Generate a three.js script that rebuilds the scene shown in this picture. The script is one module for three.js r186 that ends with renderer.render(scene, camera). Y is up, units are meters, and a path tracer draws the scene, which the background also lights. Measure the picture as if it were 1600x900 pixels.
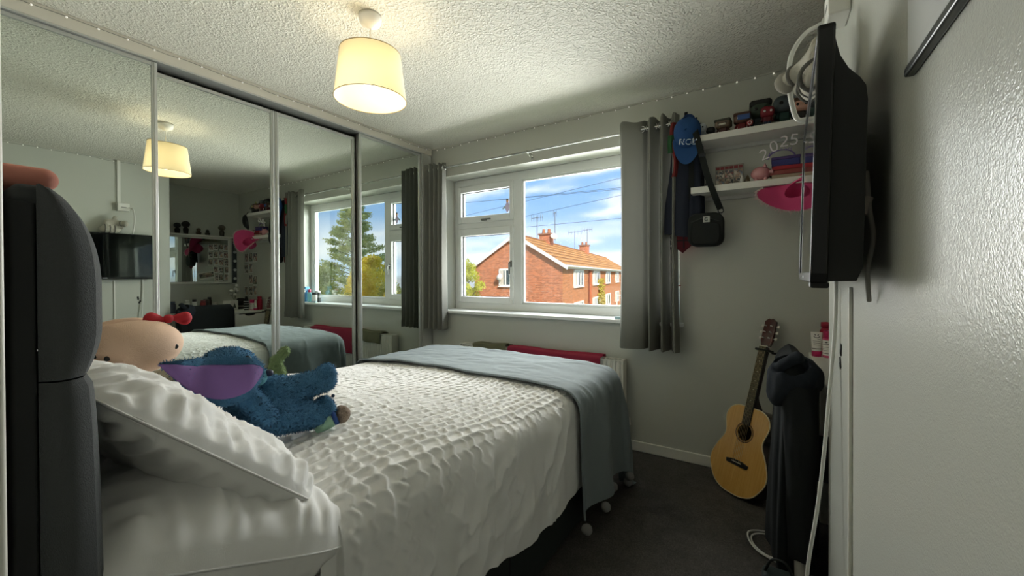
import * as THREE from 'three';
import { RoundedBoxGeometry } from 'three/addons/geometries/RoundedBoxGeometry.js';
import { mergeGeometries, mergeVertices } from 'three/addons/utils/BufferGeometryUtils.js';
import { TextGeometry } from 'three/addons/geometries/TextGeometry.js';
import { FontLoader } from 'three/addons/loaders/FontLoader.js';
import { RectAreaLightUniformsLib } from 'three/addons/lights/RectAreaLightUniformsLib.js';
RectAreaLightUniformsLib.init();

// ---------------------------------------------------------------- camera, sky, sun, exposure
const scene = new THREE.Scene();
const EXPOSURE = 1.05;
const CAM_HEIGHT = 1.2113;
const camera = new THREE.PerspectiveCamera(2 * Math.atan(450 / 635.22) * 180 / Math.PI, 16 / 9, 0.01, 400);
{
  const yaw = 32.364 * Math.PI / 180, pitch = -0.0072, roll = -0.0039;
  const R0 = new THREE.Vector3(Math.cos(yaw), 0, -Math.sin(yaw)), F0 = new THREE.Vector3(-Math.sin(yaw), 0, -Math.cos(yaw)), U0 = new THREE.Vector3(0, 1, 0);
  const F = F0.clone().multiplyScalar(Math.cos(pitch)).addScaledVector(U0, Math.sin(pitch));
  const U = U0.clone().multiplyScalar(Math.cos(pitch)).addScaledVector(F0, -Math.sin(pitch));
  const X = R0.clone().multiplyScalar(Math.cos(roll)).addScaledVector(U, Math.sin(roll));
  const Y = U.clone().multiplyScalar(Math.cos(roll)).addScaledVector(R0, -Math.sin(roll));
  camera.quaternion.setFromRotationMatrix(new THREE.Matrix4().makeBasis(X, Y, F.clone().negate()));
  camera.position.set(0, CAM_HEIGHT, 0);
  camera.setViewOffset(1600, 900, 0, 14.1, 1600, 900);
}
scene.add(camera);
const SKY_GAIN = 1.35;
const SUN = { colour: 0xfff0dc, intensity: 5.4, from: [16, 13, 12] };
const LAMP = { colour: 0xffeccb, intensity: 0.17 };
const DAYLIGHT = { colour: 0xf4f6f2, intensity: 17 };

// noise used by the sky, the textures and the cloth
const hash3 = (x, y, z) => { let h = Math.imul(x | 0, 374761393) ^ Math.imul(y | 0, 668265263) ^ Math.imul(z | 0, 1274126177); h = Math.imul(h ^ (h >>> 13), 1274126177); h ^= h >>> 16; return (h >>> 0) / 4294967296; };
const sm = t => t * t * (3 - 2 * t), lerp = (a, b, t) => a + (b - a) * t, clamp = (v, a, b) => Math.min(b, Math.max(a, v)), sstep = (a, b, v) => sm(clamp((v - a) / (b - a), 0, 1));
function noise3(x, y, z) {
  const xi = Math.floor(x), yi = Math.floor(y), zi = Math.floor(z), u = sm(x - xi), v = sm(y - yi), w = sm(z - zi);
  const c = (i, j, k) => hash3(xi + i, yi + j, zi + k);
  return lerp(lerp(lerp(c(0, 0, 0), c(1, 0, 0), u), lerp(c(0, 1, 0), c(1, 1, 0), u), v), lerp(lerp(c(0, 0, 1), c(1, 0, 1), u), lerp(c(0, 1, 1), c(1, 1, 1), u), v), w);
}
const fbm3 = (x, y, z, o = 4) => { let s = 0, a = 0.5, n = 0; for (let i = 0; i < o; i++) { s += a * noise3(x, y, z); n += a; a *= 0.5; x = x * 2.03 + 7.1; y = y * 2.03 + 3.7; z = z * 2.03 + 1.3; } return s / n; };
let seed = 7;
const rnd = () => { seed = (seed + 0x6d2b79f5) | 0; let t = Math.imul(seed ^ (seed >>> 15), 1 | seed); t = (t + Math.imul(t ^ (t >>> 7), 61 | t)) ^ t; return ((t ^ (t >>> 14)) >>> 0) / 4294967296; };
const rr = (a, b) => a + (b - a) * rnd();

{ // sky: blue air, paler towards the horizon, thin streaked clouds
  const W = 1024, H = 512, d = new Float32Array(W * H * 4);
  for (let j = 0; j < H; j++) for (let i = 0; i < W; i++) {
    const th = ((i + 0.5) / W - 0.5) * 2 * Math.PI, ph = ((j + 0.5) / H - 0.5) * Math.PI;
    const x = Math.cos(th) * Math.cos(ph), y = Math.sin(ph), z = Math.sin(th) * Math.cos(ph), e = Math.max(0, y);
    const air = Math.pow(1 - e, 7);
    let r = lerp(0.14, 0.62, air), g = lerp(0.36, 0.80, air), b = lerp(0.74, 1.0, air);
    const q = 1 / (e + 0.12);
    let c = fbm3(x * q * 1.1 + 3, z * q * 2.4 + 5, 0.3 + y * 2, 5);
    c = sstep(0.50, 0.72, c) * 0.85;
    c = Math.max(c, sstep(0.16, 0.03, y) * sstep(0.3, 0.62, fbm3(x * 5, y * 26, z * 5, 4)) * 0.95);
    r = lerp(r, 1.02, c); g = lerp(g, 1.03, c); b = lerp(b, 1.05, c);
    if (y < 0) { r = 0.5; g = 0.55; b = 0.6; }
    d.set([r * SKY_GAIN, g * SKY_GAIN, b * SKY_GAIN, 1], (j * W + i) * 4);
  }
  const t = new THREE.DataTexture(d, W, H, THREE.RGBAFormat, THREE.FloatType);
  t.mapping = THREE.EquirectangularReflectionMapping; t.colorSpace = THREE.LinearSRGBColorSpace; t.magFilter = THREE.LinearFilter; t.needsUpdate = true;
  scene.background = t;
}
{
  const s = new THREE.DirectionalLight(SUN.colour, SUN.intensity); s.name = 'sun';
  s.position.set(-15 + SUN.from[0] * 3, SUN.from[1] * 3, -30 + SUN.from[2] * 3); s.target.position.set(-15, 0, -30); s.castShadow = true;
  Object.assign(s.shadow.camera, { left: -50, right: 50, top: 50, bottom: -50, near: 1, far: 150 }); s.shadow.mapSize.set(4096, 4096);
  scene.add(s, s.target);
}
{ // soft daylight of the open sky above the houses, falling in through the window
  const d = new THREE.RectAreaLight(DAYLIGHT.colour, DAYLIGHT.intensity, 10, 7.5); d.name = 'sky_daylight'; d.position.set(-4.1, 2.25, -6.6); d.lookAt(-4.1, 2.25, 0); scene.add(d);
}
const renderer = new THREE.WebGLRenderer({ antialias: true });
renderer.toneMapping = THREE.LinearToneMapping; renderer.toneMappingExposure = EXPOSURE;
renderer.shadowMap.enabled = true; renderer.shadowMap.type = THREE.PCFSoftShadowMap;

// ---------------------------------------------------------------- textures
function tex(size, fn, srgb = false) { // fn(u, v) in 0..1 gives grey or [r, g, b] in 0..1
  const d = new Uint8Array(size * size * 4);
  for (let j = 0; j < size; j++) for (let i = 0; i < size; i++) {
    const c = fn((i + 0.5) / size, (j + 0.5) / size), k = (j * size + i) * 4;
    if (c.length) { d[k] = clamp(c[0], 0, 1) * 255; d[k + 1] = clamp(c[1], 0, 1) * 255; d[k + 2] = clamp(c[2], 0, 1) * 255; } else d[k] = d[k + 1] = d[k + 2] = clamp(c, 0, 1) * 255;
    d[k + 3] = 255;
  }
  const t = new THREE.DataTexture(d, size, size); t.wrapS = t.wrapT = THREE.RepeatWrapping; t.magFilter = THREE.LinearFilter; t.minFilter = THREE.LinearMipmapLinearFilter; t.generateMipmaps = true;
  if (srgb) t.colorSpace = THREE.SRGBColorSpace; t.needsUpdate = true; return t;
}
const tile = (u, v, f, s = 0) => { // tileable value noise, f cells over the tile
  const x = u * f, y = v * f, xi = Math.floor(x), yi = Math.floor(y), a = sm(x - xi), b = sm(y - yi), w = n => ((n % f) + f) % f;
  return lerp(lerp(hash3(w(xi), w(yi), s), hash3(w(xi + 1), w(yi), s), a), lerp(hash3(w(xi), w(yi + 1), s), hash3(w(xi + 1), w(yi + 1), s), a), b);
};
const rep = (t, n, m = n) => { const c = t.clone(); c.repeat.set(n, m); c.needsUpdate = true; return c; };
const T = {};
T.stipple = tex(1024, (u, v) => { const a = tile(u, v, 64, 1), b = tile(u, v, 128, 2), c = tile(u, v, 24, 3); return sstep(0.35, 0.8, a * 0.6 + b * 0.4) * (0.55 + 0.45 * c); });       // 1 m tile: artex
T.peel = tex(1024, (u, v) => tile(u, v, 180, 4) * 0.55 + tile(u, v, 80, 5) * 0.45);                                   // rolled paint
T.fine = tex(512, (u, v) => tile(u, v, 256, 6) * 0.6 + tile(u, v, 90, 7) * 0.4);
T.cloud = tex(512, (u, v) => tile(u, v, 6, 8) * 0.45 + tile(u, v, 16, 9) * 0.3 + tile(u, v, 50, 10) * 0.25);
T.carpet = tex(1024, (u, v) => { const n = tile(u, v, 300, 11) * 0.5 + tile(u, v, 120, 12) * 0.3 + tile(u, v, 14, 13) * 0.2, k = 0.19 + n * 0.20; return [k * 1.05, k, k * 0.95]; }, true);
T.weave = tex(256, (u, v) => 0.5 + 0.25 * Math.sin(u * 2 * Math.PI * 64) * Math.sin(v * 2 * Math.PI * 64) + 0.25 * tile(u, v, 64, 14));
T.fur = tex(512, (u, v) => tile(u, v, 128, 15) * 0.6 + tile(u, v, 48, 16) * 0.4);
T.spruce = tex(512, (u, v) => { const g = tile(u, v * 0.03, 128, 17) * 0.6 + tile(u, v * 0.06, 32, 18) * 0.4; return [0.80 + g * 0.08, 0.60 + g * 0.09, 0.30 + g * 0.08]; }, true);
T.brick = tex(1024, (u, v) => { // 2.7 m tile of stretcher bond: far away, courses of three to four pixels
  const row = Math.floor(v * 36), off = (row % 2) * 0.5, col = Math.floor(u * 12 + off), fu = u * 12 + off - col, fv = v * 36 - row, m = fu < 0.04 || fv < 0.13;
  const n = hash3(((col % 12) + 12) % 12, row, 19), g = tile(u, v, 128, 20) * 0.12;
  return m ? [0.80 + g, 0.68 + g, 0.58 + g] : [0.60 + n * 0.18 + g, 0.36 + n * 0.12 + g, 0.27 + n * 0.08 + g * 0.7];
}, true);

// ---------------------------------------------------------------- helpers
const mats = new Map();
function mat(color, o = {}) {
  const key = color + JSON.stringify(o, (k, v) => (v && v.isTexture ? v.uuid : v));
  if (!mats.has(key)) {
    const { rough = 0.8, metal = 0, ...rest } = o;
    mats.set(key, new THREE.MeshPhysicalMaterial({ color, roughness: rough, metalness: metal, side: THREE.DoubleSide, ...rest }));
  }
  return mats.get(key);
}
const used = new Map();
const numbered = n => { const k = used.get(n) ?? 0; used.set(n, k + 1); return k ? n + '_' + String(k).padStart(3, '0') : n; };
const shade = o => { o.castShadow = true; o.receiveShadow = true; return o; };
function thing(name, label, category, group, at) {
  const o = new THREE.Group(); o.name = numbered(name); o.userData = { label, category }; if (group) o.userData.group = group;
  if (at) o.position.set(...at); scene.add(o); return o;
}
function part(parent, name, geo, m, label) {
  const o = shade(new THREE.Mesh(Array.isArray(geo) ? join(geo) : geo, m)); o.name = name; if (label) o.userData.label = label; parent.add(o); return o;
}
function single(name, geo, m, label, category, group) { const o = part(scene, numbered(name), geo, m); o.userData = { label, category }; if (group) o.userData.group = group; return o; }
function struct(name, geo, m) { const o = part(scene, name, geo, m); o.userData.kind = 'structure'; return o; }
function join(list) {
  list = list.map(g => { g = g.index ? g.toNonIndexed() : g; if (!g.attributes.uv) g.setAttribute('uv', new THREE.BufferAttribute(new Float32Array(g.attributes.position.count * 2), 2)); for (const k of Object.keys(g.attributes)) if (!['position', 'normal', 'uv'].includes(k)) g.deleteAttribute(k); return g; });
  return list.length === 1 ? list[0] : mergeGeometries(list);
}
function uvm(g, s = 1) { // uv in metres by the main axis of each face
  g = g.index ? g.toNonIndexed() : g; const p = g.attributes.position, uv = new Float32Array(p.count * 2), a = new THREE.Vector3(), b = new THREE.Vector3(), c = new THREE.Vector3();
  for (let i = 0; i < p.count; i += 3) {
    a.fromBufferAttribute(p, i); b.fromBufferAttribute(p, i + 1).sub(a); c.fromBufferAttribute(p, i + 2).sub(a); const n = b.cross(c), ax = Math.abs(n.x), ay = Math.abs(n.y), az = Math.abs(n.z);
    for (let k = i; k < i + 3; k++) { const x = p.getX(k), y = p.getY(k), z = p.getZ(k); uv.set(ax >= ay && ax >= az ? [z * s, y * s] : ay >= az ? [x * s, z * s] : [x * s, y * s], k * 2); }
  }
  g.setAttribute('uv', new THREE.BufferAttribute(uv, 2)); return g;
}
const boxAB = (x0, x1, y0, y1, z0, z1, r = 0) => { const w = Math.abs(x1 - x0), h = Math.abs(y1 - y0), d = Math.abs(z1 - z0); r = Math.min(r, w * 0.49, h * 0.49, d * 0.49); return (r > 0 ? new RoundedBoxGeometry(w, h, d, 2, r) : new THREE.BoxGeometry(w, h, d)).translate((x0 + x1) / 2, (y0 + y1) / 2, (z0 + z1) / 2); };
const bx = (w, h, d, x = 0, y = 0, z = 0, r = 0) => boxAB(x - w / 2, x + w / 2, y - h / 2, y + h / 2, z - d / 2, z + d / 2, r);
const V = (x, y, z) => new THREE.Vector3(x, y, z);
const tube = (pts, r, seg = 40, rad = 8, closed = false) => new THREE.TubeGeometry(new THREE.CatmullRomCurve3(pts.map(p => V(...p)), closed), seg, r, rad, closed);
function rod(a, b, r, r2 = r, n = 12) { a = V(...a); b = V(...b); const d = b.clone().sub(a), g = new THREE.CylinderGeometry(r2, r, d.length(), n); g.applyQuaternion(new THREE.Quaternion().setFromUnitVectors(V(0, 1, 0), d.clone().normalize())); return g.translate((a.x + b.x) / 2, (a.y + b.y) / 2, (a.z + b.z) / 2); }
const lathe = (prof, x = 0, y = 0, z = 0, n = 28) => new THREE.LatheGeometry(prof.map(p => new THREE.Vector2(...p)), n).translate(x, y, z);
const ball = (r, x = 0, y = 0, z = 0, sx = 1, sy = 1, sz = 1, n = 20) => new THREE.SphereGeometry(r, n, Math.round(n * 0.7)).scale(sx, sy, sz).translate(x, y, z);
const disc = (r, x, y, z, n = 24) => new THREE.CylinderGeometry(r, r, 0.002, n).translate(x, y, z);
function grid(nu, nv, fn, wrapU = false) { // a sheet of nu by nv cells
  const pos = [], uv = [], idx = [], cu = wrapU ? nu : nu + 1;
  for (let j = 0; j <= nv; j++) for (let i = 0; i < cu; i++) { const p = fn(i / nu, j / nv); pos.push(p[0], p[1], p[2]); uv.push(p[3] ?? i / nu, p[4] ?? j / nv); }
  for (let j = 0; j < nv; j++) for (let i = 0; i < nu; i++) { const a = j * cu + i, b = j * cu + (i + 1) % cu, c = a + cu, d = b + cu; idx.push(a, b, d, a, d, c); }
  const g = new THREE.BufferGeometry(); g.setAttribute('position', new THREE.Float32BufferAttribute(pos, 3)); g.setAttribute('uv', new THREE.Float32BufferAttribute(uv, 2)); g.setIndex(idx); g.computeVertexNormals(); return g;
}
function displace(g, fn) { const p = g.attributes.position, n = g.attributes.normal; for (let i = 0; i < p.count; i++) { const h = fn(p.getX(i), p.getY(i), p.getZ(i), i, g); p.setXYZ(i, p.getX(i) + n.getX(i) * h, p.getY(i) + n.getY(i) * h, p.getZ(i) + n.getZ(i) * h); } g.computeVertexNormals(); return g; }
function blob(sdf, lo, hi, cell) { // meshes a distance field (surface nets)
  const n = lo.map((l, i) => Math.ceil((hi[i] - l) / cell) + 1), [nx, ny, nz] = n, f = new Float32Array(nx * ny * nz), at = (i, j, k) => (k * ny + j) * nx + i;
  for (let k = 0; k < nz; k++) for (let j = 0; j < ny; j++) for (let i = 0; i < nx; i++) f[at(i, j, k)] = sdf(lo[0] + i * cell, lo[1] + j * cell, lo[2] + k * cell);
  const id = new Int32Array(nx * ny * nz).fill(-1), pos = [], nor = [], idx = [];
  const E = [[0, 1], [2, 3], [4, 5], [6, 7], [0, 2], [1, 3], [4, 6], [5, 7], [0, 4], [1, 5], [2, 6], [3, 7]];
  for (let k = 0; k < nz - 1; k++) for (let j = 0; j < ny - 1; j++) for (let i = 0; i < nx - 1; i++) {
    const v = []; for (let c = 0; c < 8; c++) v.push(f[at(i + (c & 1), j + ((c >> 1) & 1), k + (c >> 2))]);
    const neg = v.filter(q => q < 0).length; if (!neg || neg === 8) continue;
    let x = 0, y = 0, z = 0, m = 0;
    for (const [a, b] of E) if ((v[a] < 0) !== (v[b] < 0)) { const t = v[a] / (v[a] - v[b]); x += lerp(a & 1, b & 1, t); y += lerp((a >> 1) & 1, (b >> 1) & 1, t); z += lerp(a >> 2, b >> 2, t); m++; }
    x = lo[0] + (i + x / m) * cell; y = lo[1] + (j + y / m) * cell; z = lo[2] + (k + z / m) * cell;
    const e = cell * 0.5, g = V(sdf(x + e, y, z) - sdf(x - e, y, z), sdf(x, y + e, z) - sdf(x, y - e, z), sdf(x, y, z + e) - sdf(x, y, z - e)).normalize();
    id[at(i, j, k)] = pos.length / 3; pos.push(x, y, z); nor.push(g.x, g.y, g.z);
  }
  const quad = (a, b, c, d, flip) => { if (a < 0 || b < 0 || c < 0 || d < 0) return; if (flip) idx.push(a, c, b, a, d, c); else idx.push(a, b, c, a, c, d); };
  for (let k = 1; k < nz - 1; k++) for (let j = 1; j < ny - 1; j++) for (let i = 1; i < nx - 1; i++) {
    const s = f[at(i, j, k)] < 0;
    if (s !== f[at(i + 1, j, k)] < 0) quad(id[at(i, j - 1, k - 1)], id[at(i, j, k - 1)], id[at(i, j, k)], id[at(i, j - 1, k)], !s);
    if (s !== f[at(i, j + 1, k)] < 0) quad(id[at(i - 1, j, k - 1)], id[at(i - 1, j, k)], id[at(i, j, k)], id[at(i, j, k - 1)], !s);
    if (s !== f[at(i, j, k + 1)] < 0) quad(id[at(i - 1, j - 1, k)], id[at(i, j - 1, k)], id[at(i, j, k)], id[at(i - 1, j, k)], !s);
  }
  const g = new THREE.BufferGeometry(); g.setAttribute('position', new THREE.Float32BufferAttribute(pos, 3)); g.setAttribute('normal', new THREE.Float32BufferAttribute(nor, 3)); g.setIndex(idx);
  const uv = new Float32Array(pos.length / 3 * 2); for (let i = 0; i < pos.length / 3; i++) { uv[i * 2] = (pos[i * 3] + pos[i * 3 + 2] * 0.7) * 4; uv[i * 2 + 1] = (pos[i * 3 + 1] + pos[i * 3 + 2] * 0.7) * 4; } g.setAttribute('uv', new THREE.BufferAttribute(uv, 2)); return g;
}
const smin = (a, b, k) => { const h = clamp(0.5 + 0.5 * (b - a) / k, 0, 1); return lerp(b, a, h) - k * h * (1 - h); };
const cap = (p, a, b, ra, rb = ra) => { const d = [b[0] - a[0], b[1] - a[1], b[2] - a[2]], l = d[0] * d[0] + d[1] * d[1] + d[2] * d[2], t = clamp(((p[0] - a[0]) * d[0] + (p[1] - a[1]) * d[1] + (p[2] - a[2]) * d[2]) / l, 0, 1); return Math.hypot(p[0] - a[0] - t * d[0], p[1] - a[1] - t * d[1], p[2] - a[2] - t * d[2]) - lerp(ra, rb, t); };
const ell = (p, c, r) => { const x = (p[0] - c[0]) / r[0], y = (p[1] - c[1]) / r[1], z = (p[2] - c[2]) / r[2], k = Math.hypot(x, y, z); return k < 1e-6 ? -Math.min(...r) : (k - 1) * k / Math.hypot(x / r[0], y / r[1], z / r[2]); };
function canvasTex(w, h, draw) { const c = document.createElement('canvas'); c.width = w; c.height = h; const g = c.getContext('2d'); draw(g, w, h); const t = new THREE.CanvasTexture(c); t.colorSpace = THREE.SRGBColorSpace; t.needsUpdate = true; return t; }
const extr = (pts, depth, bevel = 0, holes = []) => { const s = pts instanceof THREE.Shape ? pts : new THREE.Shape(pts.map(p => new THREE.Vector2(...p))); for (const h of holes) s.holes.push(h); return new THREE.ExtrudeGeometry(s, { depth, bevelEnabled: bevel > 0, bevelThickness: bevel, bevelSize: bevel, bevelSegments: 2, curveSegments: 20 }); };
const font = await new FontLoader().loadAsync('fonts/droid/droid_sans_regular.typeface.json');
const bold = await new FontLoader().loadAsync('fonts/droid/droid_sans_bold.typeface.json');
const text = (s, size, depth, f = font) => { const g = new TextGeometry(s, { font: f, size, depth, curveSegments: 6 }); g.computeBoundingBox(); const b = g.boundingBox; return g.translate(-(b.min.x + b.max.x) / 2, -(b.min.y + b.max.y) / 2, 0); };

// materials used in several places
const M = {
  wall: mat(0xc3c4ba, { rough: 0.27, bumpMap: rep(T.peel, 4), bumpScale: 0.00035 }),
  ceiling: mat(0xe4e1d4, { rough: 0.7, bumpMap: rep(T.stipple, 1.9), bumpScale: 0.005 }),
  trim: mat(0xe4e2d8, { rough: 0.4 }), upvc: mat(0xe9ebe8, { rough: 0.28 }), white: mat(0xe6e4dc, { rough: 0.45 }),
  glass: new THREE.MeshPhysicalMaterial({ color: 0xffffff, transmission: 1, roughness: 0, thickness: 0, ior: 1.45, side: THREE.DoubleSide }),
  mirror: mat(0xd3dad4, { rough: 0.0, metal: 1 }), silver: mat(0xbfc1bd, { rough: 0.35, metal: 0.55 }), chrome: mat(0xd8d8d6, { rough: 0.12, metal: 1 }),
  black: mat(0x0b0c0c, { rough: 0.35 }), blackMatt: mat(0x121414, { rough: 0.8 }), cable: mat(0xd9d8d2, { rough: 0.5 }), board: mat(0x9a968c, { rough: 0.8 }),
};

// ---------------------------------------------------------------- the room
const XM = -2.70, ZW = -2.837, XR = 0.175, ZC = -1.792, XA = 0.95, CEIL = 2.4, ZF = -0.07;
struct('floor', uvm(boxAB(-3.47, 1.07, -0.08, 0, -3.12, 1.4)), mat(0xffffff, { rough: 0.97, map: rep(T.carpet, 1.6), bumpMap: rep(T.carpet, 1.6), bumpScale: 0.006 }));
struct('ceiling', uvm(boxAB(-3.47, 1.07, CEIL, CEIL + 0.12, -3.12, 1.4)), M.ceiling);
const WIN = { x0: -2.575, x1: -0.5, y0: 0.90, y1: 2.125 };
struct('wall_back', join([uvm(boxAB(-3.47, WIN.x0, 0, CEIL, -3.12, ZW)), uvm(boxAB(WIN.x1, 1.07, 0, CEIL, -3.12, ZW)), uvm(boxAB(WIN.x0, WIN.x1, 0, WIN.y0, -3.12, ZW)), uvm(boxAB(WIN.x0, WIN.x1, WIN.y1, CEIL, -3.12, ZW))]), M.wall);
struct('wall_left', uvm(boxAB(-3.47, -3.35, 0, CEIL, -3.12, 0.1)), M.wall);
struct('wall_right', uvm(boxAB(XR, 1.07, 0, CEIL, ZC, 1.4)), M.wall);
struct('wall_alcove', uvm(boxAB(XA, 1.07, 0, CEIL, ZW, ZC)), M.wall);
struct('wall_front', join([uvm(boxAB(-3.47, -0.68, 0, CEIL, ZF, 0.05)), uvm(boxAB(-0.68, XR, 2.03, CEIL, ZF, 0.05))]), M.wall);
struct('wall_hall', join([uvm(boxAB(-1.1, -0.98, 0, CEIL, 0.05, 1.4)), uvm(boxAB(-0.98, XR, 0, CEIL, 1.28, 1.4))]), M.wall);
struct('trim_1', join([boxAB(-0.70, -0.63, 0, 2.04, ZF, 0.06, 0.004), boxAB(-0.63, XR, 2.0, 2.04, ZF, 0.06, 0.004)]), M.trim); // door lining
struct('baseboard_back', boxAB(-2.70, XA, 0, 0.068, ZW, ZW + 0.016, 0.005), M.trim);
struct('baseboard_right', join([boxAB(XR - 0.016, XR, 0, 0.068, ZC, ZF, 0.005), boxAB(XR, XA, 0, 0.068, ZC - 0.016, ZC, 0.005)]), M.trim);
struct('trim_2', boxAB(WIN.x0 + 0.002, WIN.x1 + 0.03, 0.875, 0.903, -3.03, ZW + 0.035, 0.008), M.upvc); // window board

{ // window: fixed light on the right, casement with fanlight on the left
  const w = new THREE.Group(); w.name = 'window_1'; w.userData.kind = 'structure'; scene.add(w);
  const z0 = -3.105, z1 = -3.035, fr = (a, b, c, d, n = 'frame', r = 0.006, zz0 = z0, zz1 = z1) => part(w, n, boxAB(a, b, c, d, zz0, zz1, r), M.upvc);
  fr(WIN.x0, -2.525, WIN.y0, WIN.y1); fr(-0.555, WIN.x1, WIN.y0, WIN.y1); fr(-2.53, -0.55, 2.05, WIN.y1); fr(-2.53, -0.55, WIN.y0, 0.965);
  fr(-1.905, -1.825, 0.96, 2.055, 'mullion'); fr(-2.53, -1.90, 1.655, 1.715, 'transom');
  const sash = (y0, y1, gy0, gy1) => {
    const s = part(w, 'sash', [boxAB(-2.528, -2.487, y0, y1, -3.09, -3.018, 0.008), boxAB(-1.94, -1.902, y0, y1, -3.09, -3.018, 0.008), boxAB(-2.49, -1.935, y0, gy0, -3.09, -3.018, 0.008), boxAB(-2.49, -1.935, gy1, y1, -3.09, -3.018, 0.008)], M.upvc);
    part(s, 'seal', [boxAB(-2.489, -2.482, gy0, gy1, -3.06, -3.05), boxAB(-1.945, -1.938, gy0, gy1, -3.06, -3.05), boxAB(-2.489, -1.938, gy0 - 0.001, gy0 + 0.005, -3.06, -3.05), boxAB(-2.489, -1.938, gy1 - 0.005, gy1 + 0.001, -3.06, -3.05)], M.blackMatt);
    part(s, 'pane', boxAB(-2.488, -1.939, gy0, gy1, -3.068, -3.064), M.glass);
  };
  sash(1.71, 2.06, 1.77, 2.0); sash(0.962, 1.66, 1.02, 1.59);
  part(w, 'pane', boxAB(-1.826, -0.554, 0.964, 2.051, -3.074, -3.070), M.glass);
  part(w, 'bead', [boxAB(-1.826, -1.806, 0.964, 2.051, -3.07, -3.045, 0.004), boxAB(-0.574, -0.554, 0.964, 2.051, -3.07, -3.045, 0.004), boxAB(-1.826, -0.554, 0.964, 0.984, -3.07, -3.045, 0.004), boxAB(-1.826, -0.554, 2.033, 2.051, -3.07, -3.045, 0.004)], M.upvc);
  const hnd = (x, y, a) => { const g = [bx(0.018, 0.06, 0.012, 0, 0, 0.004, 0.004), rod([0, 0.01, 0.008], [0, 0.01, 0.035], 0.007), bx(0.014, 0.11, 0.01, 0, -0.04, 0.036, 0.004)]; const h = part(w, 'handle', g, mat(0x6f716e, { rough: 0.35, metal: 0.6 })); h.position.set(x, y, -3.018); h.rotation.z = a; };
  hnd(-1.92, 1.32, 0); hnd(-2.21, 1.728, Math.PI / 2);
}

// ---------------------------------------------------------------- fitted wardrobe with four sliding mirror doors
{
  const w = thing('wardrobe', 'fitted wardrobe with four sliding mirror doors in silver frames', 'wardrobe');
  part(w, 'fascia', boxAB(-2.79, -2.672, 2.335, 2.3995, ZW + 0.012, ZF - 0.005, 0.003), mat(0xcfcabd, { rough: 0.5 }), 'cream painted board above the mirror doors');
  part(w, 'end_panel', boxAB(-2.79, -2.682, 0, 2.336, ZW + 0.012, -2.703, 0.003), mat(0xb9bab4, { rough: 0.5 }), 'pale grey upright beside the curtain');
  part(w, 'top_track', boxAB(-2.79, -2.676, 2.328, 2.336, -2.70, ZF - 0.005), M.silver);
  part(w, 'bottom_track', boxAB(-2.79, -2.68, 0, 0.03, -2.70, ZF - 0.005, 0.003), M.silver);
  const door = (z0, z1, x, top) => {
    const d = part(w, 'door', boxAB(x - 0.022, x - 0.006, 0.03, top, z1, z0), M.board);
    part(d, 'mirror', boxAB(x - 0.0055, x, 0.045, top - 0.016, z1 + 0.018, z0 - 0.018), M.mirror);
    for (const z of [z0 - 0.012, z1 + 0.012]) part(d, 'stile', [boxAB(x - 0.02, x + 0.009, 0.03, top, z - 0.012, z + 0.012, 0.004), boxAB(x + 0.006, x + 0.013, 0.03, top, z - 0.004, z + 0.004, 0.003)], M.silver);
    part(d, 'rail', boxAB(x - 0.02, x + 0.006, 0.03, 0.048, z1, z0), M.silver); part(d, 'rail', boxAB(x - 0.02, x + 0.006, top - 0.018, top, z1, z0), M.silver);
  };
  door(-0.10, -0.808, -2.70, 2.326); door(-0.79, -1.4215, -2.742, 2.296); door(-1.4235, -2.032, -2.742, 2.296); door(-2.035, -2.698, -2.70, 2.326);
}

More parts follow.
